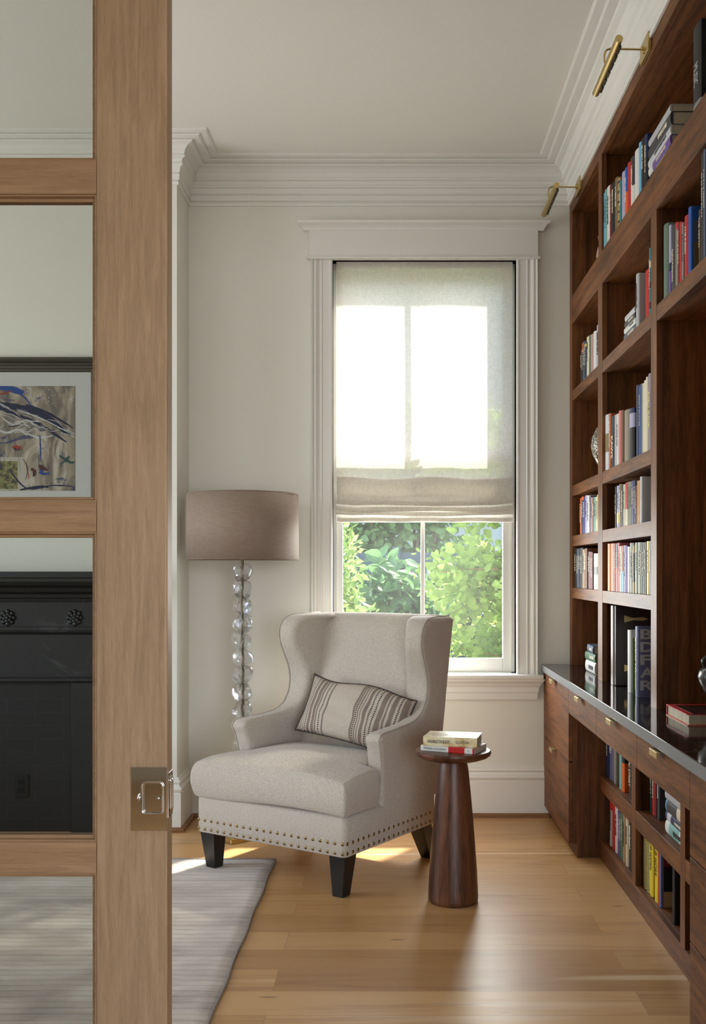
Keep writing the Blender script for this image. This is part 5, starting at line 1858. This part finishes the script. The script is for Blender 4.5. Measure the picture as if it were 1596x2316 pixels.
def shrub(name, label, cat, loc, rad, count, size, kind, material, seed, lobes=7, group=None, stems=True, hollow=.55):
    rnd = random.Random(seed)
    o = thing(name, label, cat, loc, group=group)
    L = [(Vector((rnd.uniform(-.6, .6), rnd.uniform(-.6, .6), rnd.uniform(-.5, .6))), rnd.uniform(.4, .65)) for _ in range(lobes)]
    pts = []
    tips = []
    while len(pts) < count:
        c_, r = rnd.choice(L)
        d = Vector((rnd.gauss(0, 1), rnd.gauss(0, 1), rnd.gauss(0, 1))).normalized() * r * rnd.uniform(hollow, 1) 
        q = c_ + d
        p = Vector((q.x * rad[0], q.y * rad[1], rad[2] + q.z * rad[2]))
        if p.z < .02: continue
        pts.append(p)
    vs, fs = leaves(rnd, pts, size, kind)
    new('foliage', vs, fs, material, o)
    if stems:
        m = MB()
        for c_, r in L:
            e = Vector((c_.x * rad[0], c_.y * rad[1], rad[2] + c_.z * rad[2]))
            mid = e * .5 + Vector((rnd.uniform(-.1, .1), rnd.uniform(-.1, .1), 0))
            m.tube(spline([Vector((rnd.uniform(-.04, .04), rnd.uniform(-.04, .04), 0)), mid, e], 4), .012 + .01 * rad[2] / 2, 6)
        m.build('stem', M_BARK, o, smooth=True)
    return o


# ginkgo: layered fans of lime leaves on long branches
rnd = random.Random(5)
GK = thing('ginkgo_tree', 'bright lime green ginkgo tree filling the window toward the bookcase', 'tree', (1.42, 8.2, GZ))
m = MB()
m.tube(spline([(0, 0, 0), (.03, 0, 1.2), (-.04, .05, 2.0), (.02, 0, 3.0)], 6), [.06 - .0018 * k for k in range(19)], 10)
pts = []
for b in range(140):
    z0 = rnd.uniform(.5, 2.9)
    ang = rnd.uniform(0, 2 * PI)
    L = rnd.uniform(.7, 1.25) * (1.05 if z0 < 2.6 else .9)
    d = Vector((math.cos(ang), math.sin(ang), rnd.uniform(-.05, .35))).normalized()
    p0 = Vector((0, 0, z0)); p1 = p0 + d * L * .5 + Vector((0, 0, .05)); p2 = p0 + d * L + Vector((0, 0, rnd.uniform(-.2, .1)))
    sp = spline([p0, p1, p2], 8)
    m.tube(sp, [.012 - .0006 * k for k in range(len(sp))], 6)
    for q in sp[3:]:
        for _ in range(13):
            pts.append(q + Vector((rnd.gauss(0, .075), rnd.gauss(0, .075), rnd.gauss(0, .07))))
m.build('trunk', M_BARK, GK, smooth=True)
vs, fs = leaves(rnd, pts, .066, 'fan')
new('foliage', vs, fs, L_LIME, GK)

shrub('leafy_shrub', 'broad leaved mid green shrub in the garden behind the window bar', 'shrub', (.12, 10.25, GZ), (.54, .5, .92), 900, .15, 'oval', L_MID, 3)
shrub('feathery_shrub', 'pale feathery evergreen at the lamp side of the window', 'shrub', (-.46, 8.0, GZ), (.40, .42, 1.15), 6500, .085, 'needle', L_PALE, 8, 12)
shrub('small_shrub', 'small bright shrub just below the middle of the window', 'shrub', (.04, 7.4, GZ), (.24, .2, .60), 500, .06, 'fan', L_LIME, 9)
for i, (x, y, w, h, s_) in enumerate(((-2.5, 11.5, 1.0, 1.0, 4), (-.35, 11.7, 1.0, .92, 5), (1.8, 11.6, 1.0, 1.05, 6), (3.95, 11.8, 1.0, 1.1, 7))):
    shrub('hedge_shrub', ('dark green hedge shrub behind the feathery evergreen', 'dark green hedge shrub behind the broad leaved shrub', 'dark green hedge shrub behind the ginkgo tree', 'dark green hedge shrub beyond the ginkgo, hidden side of the window')[i], 'shrub', (x, y, GZ), (w, .6, h), 2200, .11, 'oval', L_DARK, s_, 9)
# garden wall, dark pergola rail and neighbour's house
FE = thing('garden_fence', 'dark slatted garden fence behind the shrubs', 'fence', (0, 13.2, GZ))
mf = mat('dark_fence', rgb(86, 98, 98), .7)
m = MB()
for k in range(9):
    m.box(-6, 8, 0, .03, .05 + k * .22, .05 + k * .22 + .17)
m.build('slat_panel', mf, FE)
for k in range(8):
    part('post', -6 + k * 2, -5.9 + k * 2, -.06, 0, 0, 2.05, mf, FE)
HS = thing('house', 'pale neighbouring house beyond the garden fence', 'house', (0, 17, GZ))
part('wall', -7, 9, 0, 4, 0, 6.5, mat('pale_stucco', rgb(244, 236, 222), .85), HS)
for x in (-4.2, 2.2, 4.6):
    m = MB(); m.box(x, x + .9, -.05, .02, 2.3, 3.9)
    f = m.build('window_frame', M_TRIM, HS)
    m = MB(); m.box(x + .07, x + .83, -.06, -.05, 2.37, 3.83)
    m.build('pane', mat('dark_glass', rgb(70, 84, 92), .1), f)
m = MB(); m.box(-7.3, 9.3, -.5, 4.4, 6.5, 6.7); m.build('roof', mat('slate_roof', rgb(90, 92, 98), .7), HS)
# tall backdrop trees
for i, (x, y, s_) in enumerate(((-3.3, 14.9, 21), (.15, 14.9, 22), (3.6, 14.9, 23))):
    shrub('garden_tree', ('tall leafy tree beyond the fence, past the feathery evergreen', 'pale leafy tree beyond the fence, straight above the broad leaved shrub', 'tall leafy tree beyond the fence, hidden largely by the ginkgo')[i], 'tree', (x, y, GZ), (1.3, .9, 2.2), 4600, .13, 'oval', L_PALE if i == 1 else L_MID, s_, 12)
